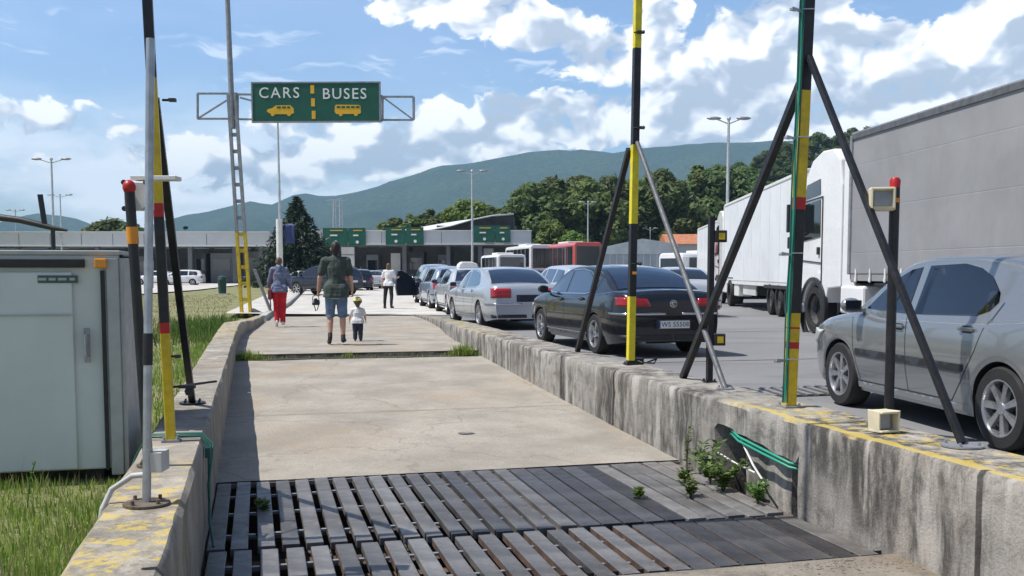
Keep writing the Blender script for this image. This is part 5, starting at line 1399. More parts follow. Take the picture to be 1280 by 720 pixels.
# far traffic at the booths
for (px, Y, P, paint, yaw, nm, lab) in (
    (405, 58, SUV, 'navy_paint', R(60), 'off_road_car', 'dark off-road car with big wheels half hidden behind the walking man'),
    (449, 74, ESTATE, 'navy_paint', R(14), 'estate_car', 'dark car far ahead, just right of the walking man'),
    (466, 82, OLD, 'pale_silver', R(14), 'saloon_car', 'small pale far car left of the standing woman'),
    (378, 86, OLD, 'white_paint', R(80), 'saloon_car', 'white far car under the conifer, left of the walking man'),
    (432, 90, SUV, 'navy_paint', R(20), 'off_road_car', 'dark far car under the left green sign'),
    (476, 92, ESTATE, 'dark_paint', R(10), 'estate_car', 'dark far car below the middle green sign'),
    (196, 101, OLD, 'white_paint', R(85), 'saloon_car', 'white car under the left canopy beside the banded post'),
    (226, 100, ESTATE, 'white_paint', R(95), 'estate_car', 'white estate under the left canopy, right of the leaning brace'),
    (660, 46, OLD, 'navy_paint', R(14), 'saloon_car', 'dark car roof showing just over the large silver saloon')):
    Car(nm, lab, scaled(P), Vector((D(px, 345, Y).x, Y, 0)), yaw, paint, group='small far cars near the booths', detail=True)

# ------------------------------------------------------------------ buses and vans ahead
def bus(name, label, px0, Y, W, L, H, yaw, paint, cat='bus', panel=None, win_h=(.38, .9)):
    t = thing(name, label, cat, (D(px0, 345, Y).x, Y, 0), yaw, 'buses and vans ahead')
    z0 = .35
    mb = MB(); pts = [(-W / 2, z0), (W / 2, z0), (W / 2, H - .25), (W / 2 - .10, H - .06), (W / 2 - .3, H), (-W / 2 + .3, H), (-W / 2 + .10, H - .06), (-W / 2, H - .25)]
    mb.prism(pts, 'Y', 0, L); mb.build('body', paint, t, bevel=.06)
    za, zb = z0 + (H - z0) * win_h[0], z0 + (H - z0) * win_h[1]
    mb = MB(); mb.box((0, -.015, (za + zb) / 2), (W * .84, .05, zb - za)); mb.build('rear_window', 'glass', t, bevel=.05)
    n = max(3, int(L / 1.6))
    for sg in (-1, 1):
        for i in range(n):
            mb = MB(); mb.box((sg * (W / 2 + .004), .5 + (L - 1) * (i + .5) / n, (za + zb) / 2 + .05), (.03, (L - 1) / n * .92, (zb - za) * .95)); mb.build('window', 'glass', t, bevel=.03)
        mb = MB(); mb.box((sg * W * .40, -.02, z0 + .55), (.18, .05, .45)); mb.build('taillight', 'red_lamp', t)
        for y in (L * .25, L * .8): add_wheel(t, sg * (W / 2 - .16), y, .48 if H > 2.6 else .35, .26, 6)
        mb = MB(); mb.box((sg * (W / 2 + .16), L - .1, H * .72), (.12, .08, .32)); mb.bar((sg * W / 2, L - .05, H * .82), (sg * (W / 2 + .16), L - .1, H * .82), .03, .03); mb.build('mirror', 'black_plastic', t)
    mb = MB(); mb.box((0, -.04, z0 + .12), (W * .96, .10, .22)); mb.build('bumper', 'black_plastic', t, bevel=.03)
    if panel:
        mb = MB(); mb.box((W * .0, -.05, z0 + (H - z0) * .27), (W * .6, .03, .42)); mb.build('rear_panel', panel, t)
    mb = MB(); mb.box((0, L * .5, H + .08), (W * .6, L * .3, .18)); mb.build('roof_unit', 'white_plastic', t, bevel=.05)
    return t
bus('coach', 'red coach with dark rear window and yellow rear panel beyond the dark saloon', 735, 88, 2.5, 11.0, 3.95, R(13), 'bus_red', 'bus', 'orange_lamp')
bus('coach', 'white coach with a dark window immediately left of the red coach', 679, 96, 2.5, 11.0, 3.95, R(13), 'cab_white', 'bus')
bus('minibus', 'white minibus with dark rear window, lowest of the white ones left of the red coach', 640, 80, 2.3, 7.0, 2.75, R(13), 'cab_white', 'minibus')
bus('delivery_van', 'white van with rounded front parked before the red-roofed house', 838, 62, 2.1, 5.5, 2.5, R(-55), 'cab_white', 'van', None, (.55, .85))

# ------------------------------------------------------------------ lorries
def trailer(name, label, near, far, H, floor, W, material, group, curtain=False, axles=(2.0, 3.31, 4.62)):
    """near: left rear bottom corner on the ground plan, far: left front"""
    near, far = Vector((near[0], near[1], 0)), Vector((far[0], far[1], 0)); d = (far - near); L = d.length; yaw = math.atan2(-d.x, d.y)
    t = thing(name, label, 'trailer', near, yaw, group)
    mb = MB(); mb.box((W / 2, L / 2, (H + floor) / 2), (W, L, H - floor)); b_ = mb.build('box', material, t, bevel=.03)
    mb = MB(); mb.box((W / 2, L / 2, H + .005), (W + .05, L + .05, .10)); 
    for y in (0, L): 
        for x in (0, W): mb.box((x, y, (H + floor) / 2), (.09, .09, H - floor))
    mb.build('corner_frame', 'grey_steel' if curtain else 'white_plastic', t, bevel=.02)
    mb = MB(); mb.box((W / 2, L / 2, floor - .06), (W - .02, L, .12)); mb.build('side_rail', 'curtain_grey' if curtain else 'white_plastic', t)
    mb = MB(); mb.box((W / 2, L / 2, floor - .35), (1.0, L - .3, .35)); mb.build('chassis', 'underbody', t)
    if curtain:
        n = 22
        for i in range(n):
            y = L * (i + .5) / n; mb = MB(); mb.box((-.012, y, floor - .02), (.02, .05, .26)); mb.box((-.02, y, floor - .10), (.02, .07, .07)); mb.build('strap', 'white_plastic', t)
        mb = MB(); mb.box((-.014, L / 2, H - .03), (.03, L, .10)); mb.build('curtain_rail', 'dull_steel', t)
        # raised, sagging tarpaulin ridge along the roof edge
        mb = MB(); rows = []
        for i in range(60):
            y = L * i / 59; s_ = .03 * nse(y * 1.3, 4) + .02 * nse(y * 4, 2)
            rows.append([(x, y, H - .02 + z + s_) for x, z in ((-.02, -.02), (.0, .04), (.12, .07), (.5, .08), (W / 2, .08), (W - .1, .05), (W, 0))])
        mb.grid(rows); mb.build('roof_tarpaulin', 'curtain_grey', t, smooth=60)
    else:
        for x in (W * .25, W * .75):
            mb = MB(); mb.box((x, -.02, (H + floor) / 2), (W * .48, .05, H - floor - .15)); dr = mb.build('rear_door', material, t, bevel=.02)
            for xx in (-.25, .25):
                mb = MB(); mb.tube((x + xx, -.06, floor + .1), (x + xx, -.06, H - .1), .02, n=8); mb.build('lock_bar', 'galvanised', dr)
        for i in range(1, 9):
            mb = MB(); mb.box((-.004, L * i / 9, (H + floor) / 2), (.010, .02, H - floor - .2)); mb.build('panel_seam', 'white_plastic', t)
    for y in axles:
        for sx in (.18, W - .18): add_wheel(t, sx, y, .50, .34, 8)
    for sx in (.0, W): 
        mb = MB(); mb.box((sx, (axles[0] + axles[-1]) / 2, floor - .12), (.04, 4.3, .10)); mb.build('mudguard', 'black_plastic', t)
    mb = MB(); mb.box((W / 2, .12, .55), (W - .1, .12, .16)); mb.build('underrun_bar', 'black_plastic', t)
    for sx in (.2, W - .2):
        mb = MB(); mb.box((sx, .03, .85), (.35, .06, .14)); mb.build('taillight', 'red_lamp', t)
    mb = MB(); mb.box((.12, L * .62, .72), (.05, 2.6, .40)); mb.box((.12, L * .62, .72), (.04, 2.6, .08)); mb.build('side_guard', 'pale_wall', t)
    for yy in (L * .80,):
        mb = MB(); mb.box((.3, yy, .70), (.5, 1.0, .55)); mb.build('tool_box', 'white_plastic', t, bevel=.03)
        mb = MB(); mb.bar((.3, yy + 1.0, .2), (.3, yy + 1.0, floor), .12, .12); mb.box((.3, yy + 1.0, .08), (.3, .3, .05)); mb.build('landing_leg', 'grey_steel', t)
    return t
def tractor(name, label, near, yaw, group, paint='cab_white', W=2.48, H=3.55):
    """near: left rear corner of the cab on the ground; +Y is forward"""
    t = thing(name, label, 'lorry', near, yaw, group)
    L = 2.3; z0 = .55
    side = [(0, 1.02), (0, 3.1), (.12, 3.62), (.45, 3.86), (1.0, 3.88), (1.55, 3.72), (1.92, 3.35), (2.05, 2.95), (2.22, 2.0), (2.30, 1.55), (2.32, .50), (1.98, .42)]
    arch = [(1.32 + .62 * math.cos(a), .52 + .62 * math.sin(a)) for a in np.linspace(R(-5), R(180 - 14), 16)]
    mb = MB(); mb.prism(side + arch + [(.62, .98)], 'X', 0, W); mb.build('cab', paint, t, bevel=.05)
    for x, sg in ((-.006, -1), (W + .006, 1)):
        mb = MB(); mb.prism([(1.02, 2.08), (2.12, 2.00), (1.99, 2.80), (1.04, 2.86)], 'X', x - .012, x + .012); w_ = mb.build('side_window', 'glass', t)
        mb = MB(); mb.prism([(1.05, 2.98), (1.90, 2.92), (1.78, 3.22), (1.08, 3.30)], 'X', x - .012, x + .012); mb.build('sleeper_window', 'glass', t)
        mb = MB()
        for p, q in (((.92, 1.0), (.92, 2.92)), ((.92, 2.92), (2.02, 2.86)), ((2.24, 1.6), (.92, 1.52))): mb.bar((x + sg * .008, *p), (x + sg * .008, *q), .014, .022)
        mb.build('door_seam', 'black_plastic', t)
        mb = MB(); mb.box((x + sg * .02, 1.08, 1.78), (.05, .09, .16)); mb.build('door_handle', 'black_plastic', t, bevel=.01)
        mb = MB(); mb.box((x + sg * .22, 2.14, 2.52), (.20, .10, .62)); mb.box((x + sg * .20, 2.14, 1.98), (.18, .10, .26)); mb.bar((x, 2.1, 2.86), (x + sg * .22, 2.14, 2.84), .05, .05); mb.bar((x, 2.1, 2.1), (x + sg * .22, 2.14, 2.2), .05, .05); mb.build('mirror', 'black_plastic', t, bevel=.02)
        mb = MB(); mb.lathe([(.62, 0), (.70, .02), (.70, .10), (.62, .12)], 28, axis='X', c=(x - .06, 1.32, .52)); mb.build('wheel_arch', 'black_plastic', t, smooth=40)
        mb = MB(); mb.box((x, 1.95, .62), (.04, .3, .06)); mb.box((x, 2.0, .95), (.04, .26, .05)); mb.build('step', 'grey_steel', t)
        # air deflector and fairing behind the cab
        mb = MB(); mb.box((x - sg * .06, -.30, 2.30), (.05, .55, 2.5)); mb.build('side_fairing', paint, t, bevel=.015)
        mb = MB(); mb.box((x - sg * .25, -.55, .78), (.50, 1.05, .56)); mb.build('tank', paint if sg < 0 else 'galvanised', t, bevel=.05)
        add_wheel(t, .16 if sg < 0 else W - .16, 1.32, .52, .32, 8); add_wheel(t, .2 if sg < 0 else W - .2, -2.2, .52, .5, 8)
        mb = MB(); mb.box((x - sg * .28, -2.2, 1.10), (.55, 1.3, .05)); mb.build('mudguard', 'black_plastic', t)
    mb = MB(); mb.prism([(2.215, 2.05), (2.225, 2.06), (2.02, 2.90), (2.01, 2.90)], 'X', .12, W - .12); mb.build('windscreen', 'glass', t)
    mb = MB(); mb.box((W / 2, 2.30, 1.2), (W * .8, .08, .5)); mb.box((W / 2, 2.33, .6), (W * .95, .1, .3)); mb.build('grille', 'black_plastic', t)
    for sx in (.3, W - .3):
        mb = MB(); mb.box((sx, 2.35, .68), (.4, .08, .2)); mb.build('headlight', 'clear_lamp', t)
    mb = MB(); mb.box((W / 2, -1.2, .80), (.9, 3.6, .22)); mb.box((W / 2, -.12, 2.0), (W - .2, .06, 1.8)); mb.build('chassis', 'underbody', t)
    return t
LG = 'lorries and trailers parked on the right'
ga, gb = Vector((6.70, 19.9, 0)), Vector((7.98, 6.4, 0))
dirn = (ga - gb).normalized()
trailer('curtain_trailer', 'tall grey curtain-sided trailer filling the right side behind the hatchback', gb, ga, 4.0, 1.28, 2.5, 'curtain_grey', LG, True)
gyaw = math.atan2(-dirn.x, dirn.y); rgt = Vector((math.cos(gyaw), math.sin(gyaw), 0))
tractor('lorry_cab', 'white high-roofed lorry cab pulling the grey curtain-sided trailer', ga + dirn * .45, gyaw, LG)
na, fa = D(1004, 345, 26.6), D(905, 345, 40.8)
trailer('box_trailer', 'long white box trailer ahead of the white lorry cab, three axles showing', (na.x, na.y), (fa.x, fa.y), 4.0, 1.0, 2.5, 'trailer_white', LG)
dd = Vector((fa.x - na.x, fa.y - na.y, 0)).normalized()
tractor('lorry_cab', 'white lorry cab in front of the long white box trailer, mostly hidden', Vector((fa.x, fa.y, 0)) + dd * .5, math.atan2(-dd.x, dd.y), LG)
na, fa = D(902, 345, 49), D(872, 345, 61)
trailer('box_trailer', 'farther white box trailer glimpsed behind the thin reflector post', (na.x, na.y), (fa.x, fa.y), 3.9, 1.0, 2.5, 'trailer_white', LG)
# ================================================================== PEOPLE
def capsule(mb, p, r0, q, r1, flat=None, n=14):
    """closed tapered capsule; flat = (axis vector, factor) squashes the section along an axis"""
    p, q = Vector(p), Vector(q); d = q - p; L = d.length
    if L < 1e-6: d = Vector((0, 0, 1)); L = 1e-6
    d = d / L if L > 1e-5 else Vector((0, 0, 1)); a = d.orthogonal().normalized(); b = d.cross(a)
    prof = [(-r0 * math.cos(t), r0 * math.sin(t)) for t in np.linspace(0, math.pi / 2, 5)] + [(L + r1 * math.sin(t), r1 * math.cos(t)) for t in np.linspace(0, math.pi / 2, 5)]
    vs = []
    for h, r in prof:
        for k in range(n):
            t = 2 * math.pi * k / n; o = (a * math.cos(t) + b * math.sin(t)) * max(r, 1e-5)
            if flat: ax = flat[0]; o = o - ax * (o.dot(ax) * (1 - flat[1]))
            vs.append(p + d * h + o)
    fs = [(i * n + k, i * n + (k + 1) % n, (i + 1) * n + (k + 1) % n, (i + 1) * n + k) for i in range(len(prof) - 1) for k in range(n)]
    fs += [tuple(range(n - 1, -1, -1)), tuple(range((len(prof) - 1) * n, len(prof) * n))]
    mb.add(vs, fs)
def fuse(name, caps, voxel, mats, parent, smooth=6, paint=None, wrinkle=0.0):
    mb = MB()
    for c in caps: capsule(mb, *c)
    o = mb.build(name, mats, parent, fix=False)
    m = o.modifiers.new('remesh', 'REMESH'); m.mode = 'VOXEL'; m.voxel_size = voxel; m.use_smooth_shade = True
    sm = o.modifiers.new('smooth', 'SMOOTH'); sm.iterations = smooth; sm.factor = .5
    FUSE.append((o, mats, paint, wrinkle)); return o
FUSE = []
def finish_fuse():
    bpy.context.view_layer.update(); dg = bpy.context.evaluated_depsgraph_get()
    done = [(o, bpy.data.meshes.new_from_object(o.evaluated_get(dg)), m, p, w) for o, m, p, w in FUSE]
    for o, me, mats, paint, wrinkle in done:
        o.modifiers.clear(); o.data = me; me.materials.clear()
        for x in (mats if isinstance(mats, (list, tuple)) else [mats]): me.materials.append(M[x])
        cut = o.get('cut_z')
        if cut is not None:
            bm = bmesh.new(); bm.from_mesh(me)
            bmesh.ops.bisect_plane(bm, geom=bm.verts[:] + bm.edges[:] + bm.faces[:], plane_co=(0, 0, cut), plane_no=(0, 0, 1), clear_inner=True)
            bm.to_mesh(me); bm.free(); del o['cut_z']
        if wrinkle:
            n = len(me.vertices); co = np.empty(n * 3); no = np.empty(n * 3); me.vertices.foreach_get('co', co); me.vertices.foreach_get('normal', no)
            co = co.reshape(-1, 3); no = no.reshape(-1, 3)
            k = np.array([mnoise.noise(Vector((c[0] * 14, c[1] * 14, c[2] * 5))) + .5 * mnoise.noise(Vector((c[0] * 30, c[1] * 30, c[2] * 16))) for c in co])
            me.vertices.foreach_set('co', (co + no * (k * wrinkle)[:, None]).ravel()); me.update()
        me.polygons.foreach_set('use_smooth', [True] * len(me.polygons))
        if paint:
            n = len(me.polygons); cen = np.empty(n * 3); me.polygons.foreach_get('center', cen); cen = cen.reshape(-1, 3); mi = np.zeros(n, dtype=np.int32)
            for pos, r, k in paint: mi[np.linalg.norm(cen - np.array(pos), axis=1) < r] = k
            me.polygons.foreach_set('material_index', mi)
V3 = lambda *a: Vector(a)
XA, YA, ZA = V3(1, 0, 0), V3(0, 1, 0), V3(0, 0, 1)
def person(name, label, loc, yaw, h, P):
    """faces +Y. P: leg angles (thigh forward, knee bend) in degrees, arm angles (forward, outward, elbow bend), clothing"""
    s = h / 1.78; t = thing(name, label, 'person', loc, yaw, P.get('group')); vx = P.get('voxel', .0065)
    leg, hd, fem, bulk = P.get('leg', 1.0), P.get('head', 1.0), P.get('fem', 0.0), P.get('bulk', 1.0)
    sh = .195 * (1 - .13 * fem) * P.get('shw', 1.0); hipw = .095
    J = {}
    hipz = .93 * leg; J['pelvis'] = V3(0, 0, hipz); lean = R(P.get('lean', 3))
    up = V3(0, math.sin(lean), math.cos(lean)); tl = P.get('trunk', 1.0)
    J['waist'] = J['pelvis'] + up * .17 * tl; J['chest'] = J['pelvis'] + up * .40 * tl; J['neck'] = J['pelvis'] + up * .575 * tl; J['head'] = J['pelvis'] + up * (.575 * tl + .155 * hd) + V3(0, .02, 0)
    for k, sg in (('L', -1), ('R', 1)):
        th, kn = (R(a) for a in P['leg' + k]); out = R(P.get('splay', 2)); hp = J['pelvis'] + V3(sg * hipw, 0, -.02)
        d1 = V3(sg * math.sin(out), math.sin(th), -math.cos(th)).normalized(); d2 = V3(sg * math.sin(out) * .4, math.sin(th - kn), -math.cos(th - kn)).normalized()
        J['hip' + k] = hp; J['knee' + k] = hp + d1 * .44 * leg; J['ank' + k] = J['knee' + k] + d2 * .40 * leg
        tilt = R(P.get('toe' + k, 0)); J['toe' + k] = J['ank' + k] + V3(sg * .02, .15 * math.cos(tilt), -.05 * 1 + .15 * math.sin(tilt)) ; J['heel' + k] = J['ank' + k] + V3(0, -.055, -.05 - .02 * math.sin(tilt) * 3)
        fw, ou, el = (R(a) for a in P['arm' + k]); sp = J['chest'] + up * .125 * tl + V3(sg * sh, 0, 0)
        a1 = V3(sg * math.sin(ou), math.sin(fw) * math.cos(ou), -math.cos(fw) * math.cos(ou)).normalized(); a2 = V3(sg * math.sin(ou * P.get('ou2', .5)), math.sin(fw + el), -math.cos(fw + el)).normalized()
        al = P.get('arm', 1.0)
        J['sh' + k] = sp; J['elb' + k] = sp + a1 * .30 * al; J['wri' + k] = J['elb' + k] + a2 * .255 * al; J['hd' + k] = a2
    low = min(min(J['heel' + k].z, J['toe' + k].z) for k in 'LR') - .035
    for k in J:
        if not k.startswith('hd'): J[k] = J[k] - V3(0, 0, low)
    if 'bob' in P: pass
    b = bulk
    C = []; fl = (YA, .66)
    C += [(J['pelvis'] + V3(-.07, 0, 0), .105 * b, J['pelvis'] + V3(.07, 0, 0), .105 * b, None), (J['pelvis'], .145 * b, J['waist'], .128 * b * (1 - .08 * fem), fl), (J['waist'], .128 * b * (1 - .08 * fem), J['chest'], .165 * b * (1 - .06 * fem), fl), (J['chest'], .165 * b * (1 - .06 * fem), J['chest'] + up * .09, .14 * b, fl)]
    for k, sg in (('L', -1), ('R', 1)):
        C += [(J['chest'] + up * .10 + V3(sg * .05, 0, .02), .085 * b, J['sh' + k], .062 * b, None), (J['neck'] + V3(0, 0, -.02), .055, J['sh' + k] + V3(-sg * .04, 0, .02), .045, None)]
        C += [(J['sh' + k], .058 * b, J['elb' + k], .042 * b, None), (J['elb' + k], .044 * b, J['wri' + k], .028, None)]
        C += [(J['hip' + k], .092 * b, J['knee' + k], .058 * b, None), (J['knee' + k], .057 * b, J['knee' + k].lerp(J['ank' + k], .35) + V3(0, -.015, 0), .056 * b, None), (J['knee' + k].lerp(J['ank' + k], .35) + V3(0, -.015, 0), .054 * b, J['ank' + k], .036, None)]
        C += [(J['ank' + k], .034, J['heel' + k] + V3(0, .02, .01), .03, None), (J['heel' + k] + V3(0, .02, .005), .03, J['toe' + k] + V3(0, 0, .01), .026, None)]
        # hand: palm, four unequal fingers that curl, a thumb from the side of the palm
        w, d = J['wri' + k], J['hd' + k]; side_ = V3(0, 1, 0) - d * d.y; side_.normalize()      # thumb side looks forward
        nrm = V3(-sg, 0, 0)                                                                  # palm looks to the body
        pal = w + d * .085
        C += [(w, .024, pal, .036, (nrm, .42))]; curl = P.get('curl' + k, .35)
        for fi, (off, ln) in enumerate(((.027, .070), (.009, .080), (-.009, .074), (-.026, .058))):
            r0 = pal + side_ * off - d * .004; d1 = (d * math.cos(curl) + nrm * math.sin(curl)); d2 = (d * math.cos(curl * 2.4) + nrm * math.sin(curl * 2.4))
            m_ = r0 + d1 * ln * .55; C += [(r0, .0092, m_, .0086, None), (m_, .0086, m_ + d2 * ln * .5, .0075, None)]
        tb = w + d * .035 + side_ * .026; tm = tb + (side_ * .75 + d * .6 + nrm * .3).normalized() * .040; C += [(w + d * .02, .016, tb, .013, None), (tb, .0125, tm, .0105, None), (tm, .0105, tm + (d * .9 + nrm * .35).normalized() * .032, .0085, None)]
    hc = J['head']; hr = .098 * hd
    C += [(J['neck'] + V3(0, 0, -.04), .056 * (1 - .1 * fem), hc + V3(0, -.01, -.07 * hd), .05 * max(1, hd * .85), None), (hc + V3(0, -.012, .030 * hd), hr * .93, hc + V3(0, -.005, .012 * hd), hr * .92, (XA, .82)), (hc + V3(0, .015, -.01), hr * .80, hc + V3(0, .030, -.075 * hd), hr * .50, (XA, .86))]
    C += [(hc + V3(0, .088 * hd, .005), .010 * hd, hc + V3(0, .103 * hd, -.026 * hd), .013 * hd, None)]
    C += [(hc + V3(-.022 * hd, .083 * hd, -.058 * hd), .009 * hd, hc + V3(.022 * hd, .083 * hd, -.058 * hd), .009 * hd, None), (hc + V3(-.045 * hd, .072 * hd, .020 * hd), .012 * hd, hc + V3(.045 * hd, .072 * hd, .020 * hd), .012 * hd, None)]
    for sg in (-1, 1): C += [(hc + V3(sg * .083 * hd, -.008, .012), .016 * hd, hc + V3(sg * .080 * hd, -.004, -.022 * hd), .011 * hd, (XA, .55))]
    paint = [(hc + V3(sg * .033 * hd, .088 * hd, .003), .013 * hd, 1) for sg in (-1, 1)] + [(hc + V3(x * hd, .092 * hd, -.058 * hd), .012 * hd, 2) for x in (-.014, 0, .014)]
    body = fuse('body', C, vx, [P.get('skin', 'skin'), 'eye_dark', 'lip'], t, 3, paint)
    g = .012
    # hair
    hair = [(hc + V3(0, -.026 * hd, .042 * hd), hr * .97, hc + V3(0, -.030 * hd, .005), hr * .93, (XA, .87)), (hc + V3(0, -.02, .07 * hd), hr * .70, hc + V3(0, .04 * hd, .078 * hd), hr * .52, (XA, .95)), (hc + V3(0, -.045 * hd, -.02), hr * .72, hc + V3(0, -.05 * hd, -.06 * hd), hr * .55, (XA, .95))]
    if P.get('hair_long'):
        hair += [(hc + V3(0, -.05, -.02), hr * .85, hc + V3(0, -.075, -.20), hr * .62, (YA, .55)), (hc + V3(-.05, -.02, 0), hr * .5, hc + V3(-.07, -.035, -.17), hr * .34, None), (hc + V3(.05, -.02, 0), hr * .5, hc + V3(.07, -.035, -.17), hr * .34, None)]
    if P.get('hair', True): fuse('hair', hair, .008, P.get('hairmat', 'hair_dark'), t, 2, wrinkle=.006)
    # upper garment
    T = []; sl = P.get('sleeve', .6); lo = P.get('hem', -.06)
    pb = J['pelvis'] + up * lo
    T += [(pb + V3(-.088 * b, -.012, 0), .124 * b + g * 1.6, pb + V3(.088 * b, -.012, 0), .124 * b + g * 1.6, (YA, 1.02)), (pb, .160 * b + g * 1.6, J['waist'], .142 * b + g, (YA, .80)), (J['waist'], .140 * b + g, J['chest'], .170 * b + g, (YA, .70)), (J['chest'], .170 * b + g, J['chest'] + up * .09, .145 * b + g, (YA, .72))]
    T += [(J['pelvis'] + up * q_ + V3(-.088 * b, -.012, 0), .122 * b + g * 1.5, J['pelvis'] + up * q_ + V3(.088 * b, -.012, 0), .122 * b + g * 1.5, (YA, 1.02)) for q_ in (-.03, .03)] + [(J['pelvis'] + up * .10 + V3(-.07 * b, -.006, 0), .110 * b + g, J['pelvis'] + up * .10 + V3(.07 * b, -.006, 0), .110 * b + g, (YA, .95))]
    for k, sg in (('L', -1), ('R', 1)):
        T += [(J['chest'] + up * .10 + V3(sg * .05, 0, .02), .088 * b + g, J['sh' + k], .068 * b + g, None), (J['neck'] + V3(sg * .02, -.01, -.035), .052 + g * .6, J['sh' + k] + V3(-sg * .04, 0, .018), .050 + g, None)]
        q = J['sh' + k].lerp(J['elb' + k], min(1, sl)); T += [(J['sh' + k], .064 * b + g, q, .056 * b + g * 1.3, None)]
        if sl > 1: T += [(J['elb' + k], .054 * b + g, J['elb' + k].lerp(J['wri' + k], sl - 1), .042 * b + g, None)]
    if P.get('hood'): T += [(J['neck'] + V3(-.05, -.05, .02), .05, J['neck'] + V3(.05, -.05, .02), .05, None), (J['neck'] + V3(0, -.07, 0), .055, J['neck'] + V3(0, -.085, -.08), .05, None)]
    o = fuse(P.get('topname', 'shirt'), T, .010, P['top'], t, 4, wrinkle=.010); o['cut_z'] = pb.z - .02
    # lower garment
    B = [(J['pelvis'] + V3(-.065 * b, -.012, 0), .118 * b + g * .6, J['pelvis'] + V3(.065 * b, -.012, 0), .118 * b + g * .6, (YA, .9)), (J['pelvis'], .142 * b + g * .5, J['pelvis'] + up * .10, .132 * b + g * .5, (YA, .74))]
    tl_ = P.get('trouser', 2.0); loose = P.get('loose', .012)
    for k, sg in (('L', -1), ('R', 1)):
        q = J['hip' + k].lerp(J['knee' + k], min(1, tl_)); B += [(J['hip' + k], .098 * b + loose * .7, q, (.062 if tl_ >= 1 else .078) * b + loose, None)]
        if tl_ > 1:
            q2 = J['knee' + k].lerp(J['ank' + k], tl_ - 1); B += [(J['knee' + k], .061 * b + loose, J['knee' + k].lerp(q2, .4) + V3(0, -.014, 0), .058 * b + loose, None), (J['knee' + k].lerp(q2, .4) + V3(0, -.014, 0), .057 * b + loose, q2, .042 * b + loose * 1.2, None)]
    o = fuse(P.get('bottomname', 'trousers'), B, .010, P['bottom'], t, 4, wrinkle=.010)
    if tl_ < 1.3: o['cut_z'] = min(J['kneeL'].z, J['kneeR'].z) - .02
    for k in 'LR':
        S = [(J['heel' + k] + V3(0, .015, .012), .041, J['toe' + k] + V3(0, .02, .008), .038, None), (J['heel' + k] + V3(0, .02, .03), .042, J['ank' + k] + V3(0, 0, P.get('boot', .0)), .043, None), (J['heel' + k] + V3(0, .03, .0), .040, J['toe' + k] + V3(0, .02, -.002), .040, (ZA, .7))]
        fuse('shoe', S, .009, P['shoe'], t, 3)
    t.scale = (s, s, s)
    return t, J, s
# the man
mloc = Vector((G(421, 431.5).x, G(421, 431.5).y, .004))
man, J, s = person('person', 'man in dark olive shirt and denim shorts walking away, a child beside him', mloc, R(9), 1.80, dict(
    legL=(14, 26), legR=(2, 6), toeL=-22, armL=(8, 17, 12), armR=(6, 12, 14), bulk=1.0, head=1.06, top='shirt_olive', sleeve=.72, bottom='denim', bottomname='shorts', trouser=1.15, loose=.022, shoe='shoe_black', hem=-.10, skin='skin', boot=.06, curlL=1.0, curlR=.7, lean=3))
mb = MB(); w = J['pelvis']; mb.lathe([(.0, -.012), (.13, -.014), (.142, 0), (.13, .014), (0, .012)], 24, c=(0, 0, 0)); o = mb.build('belt', 'grey_cloth', man, smooth=60, loc=(0, w.y + .012, w.z - .135)); o.scale = (1.10, .84, 1)
hand = man.matrix_basis @ (J['wriL'] + J['hdL'] * .12)
bpy.context.view_layer.update()
hand = man.matrix_world @ (J['wriL'] + J['hdL'] * .13)
t = thing('camera_bag', "small black and white camera held in the man's left hand", 'camera', hand + Vector((-.03, 0, -.10)), .3)
mb = MB(); mb.box((0, 0, 0), (.13, .07, .10)); mb.tube((0, .03, -.01), (0, .11, -.02), .036, n=14); mb.box((0, 0, .06), (.06, .05, .03)); mb.build('camera_body', 'black_plastic', t, bevel=.008)
mb = MB(); mb.box((.068, 0, -.005), (.012, .06, .06)); mb.box((-.05, -.036, .02), (.03, .012, .05)); mb.build('grip', 'white_plastic', t, bevel=.004)
mb = MB(); mb.path([(-.06, 0, .05), (-.05, .0, .11), (.0, .01, .135), (.05, 0, .11), (.06, 0, .05)], .008, 6); mb.path([(.05, 0, -.05), (.03, .02, -.13), (.0, .0, -.16), (-.03, .01, -.05)], .009, 6); mb.build('strap', 'black_plastic', t)
# the child
cloc = Vector((G(447.5, 426.5).x, G(447.5, 426.5).y, .004))
child, Jc, sc = person('person', 'toddler in yellow-green cap, pale top and navy trousers beside the man', cloc, R(4), .84, dict(
    legL=(6, 10), legR=(-4, 4), leg=.80, head=1.78, trunk=.92, arm=.82, armL=(14, 26, 6), armR=(6, 20, 14), bulk=1.22, fem=.0, top='white_cloth', sleeve=.7, bottom='navy_cloth', trouser=1.9, loose=.026, shoe='shoe_black', hem=-.03, skin='skin', voxel=.009, hairmat='hair_brown', boot=.02))
hc = Jc['head']; k = 1.78
mb = MB(); R_ = .108 * k
mb.lathe([(R_ * 1.0, -.005), (R_ * .99, .05), (R_ * .86, .11), (R_ * .55, .15), (0, .168)], 22); o = mb.build('cap', 'lime_cloth', child, smooth=70, loc=(hc.x, hc.y - .025, hc.z + .045)); o.scale = (.92, 1, 1)
mb = MB(); mb.lathe([(R_ * .98, -.03), (R_ * 1.02, -.028), (R_ * 1.02, .01), (R_ * .98, .012)], 22); mb.prism([(-.12, .12), (.12, .12), (.09, .26), (-.09, .26)], 'Z', -.02, -.005); q = mb.build('cap_band', 'navy_cloth', o, smooth=40)
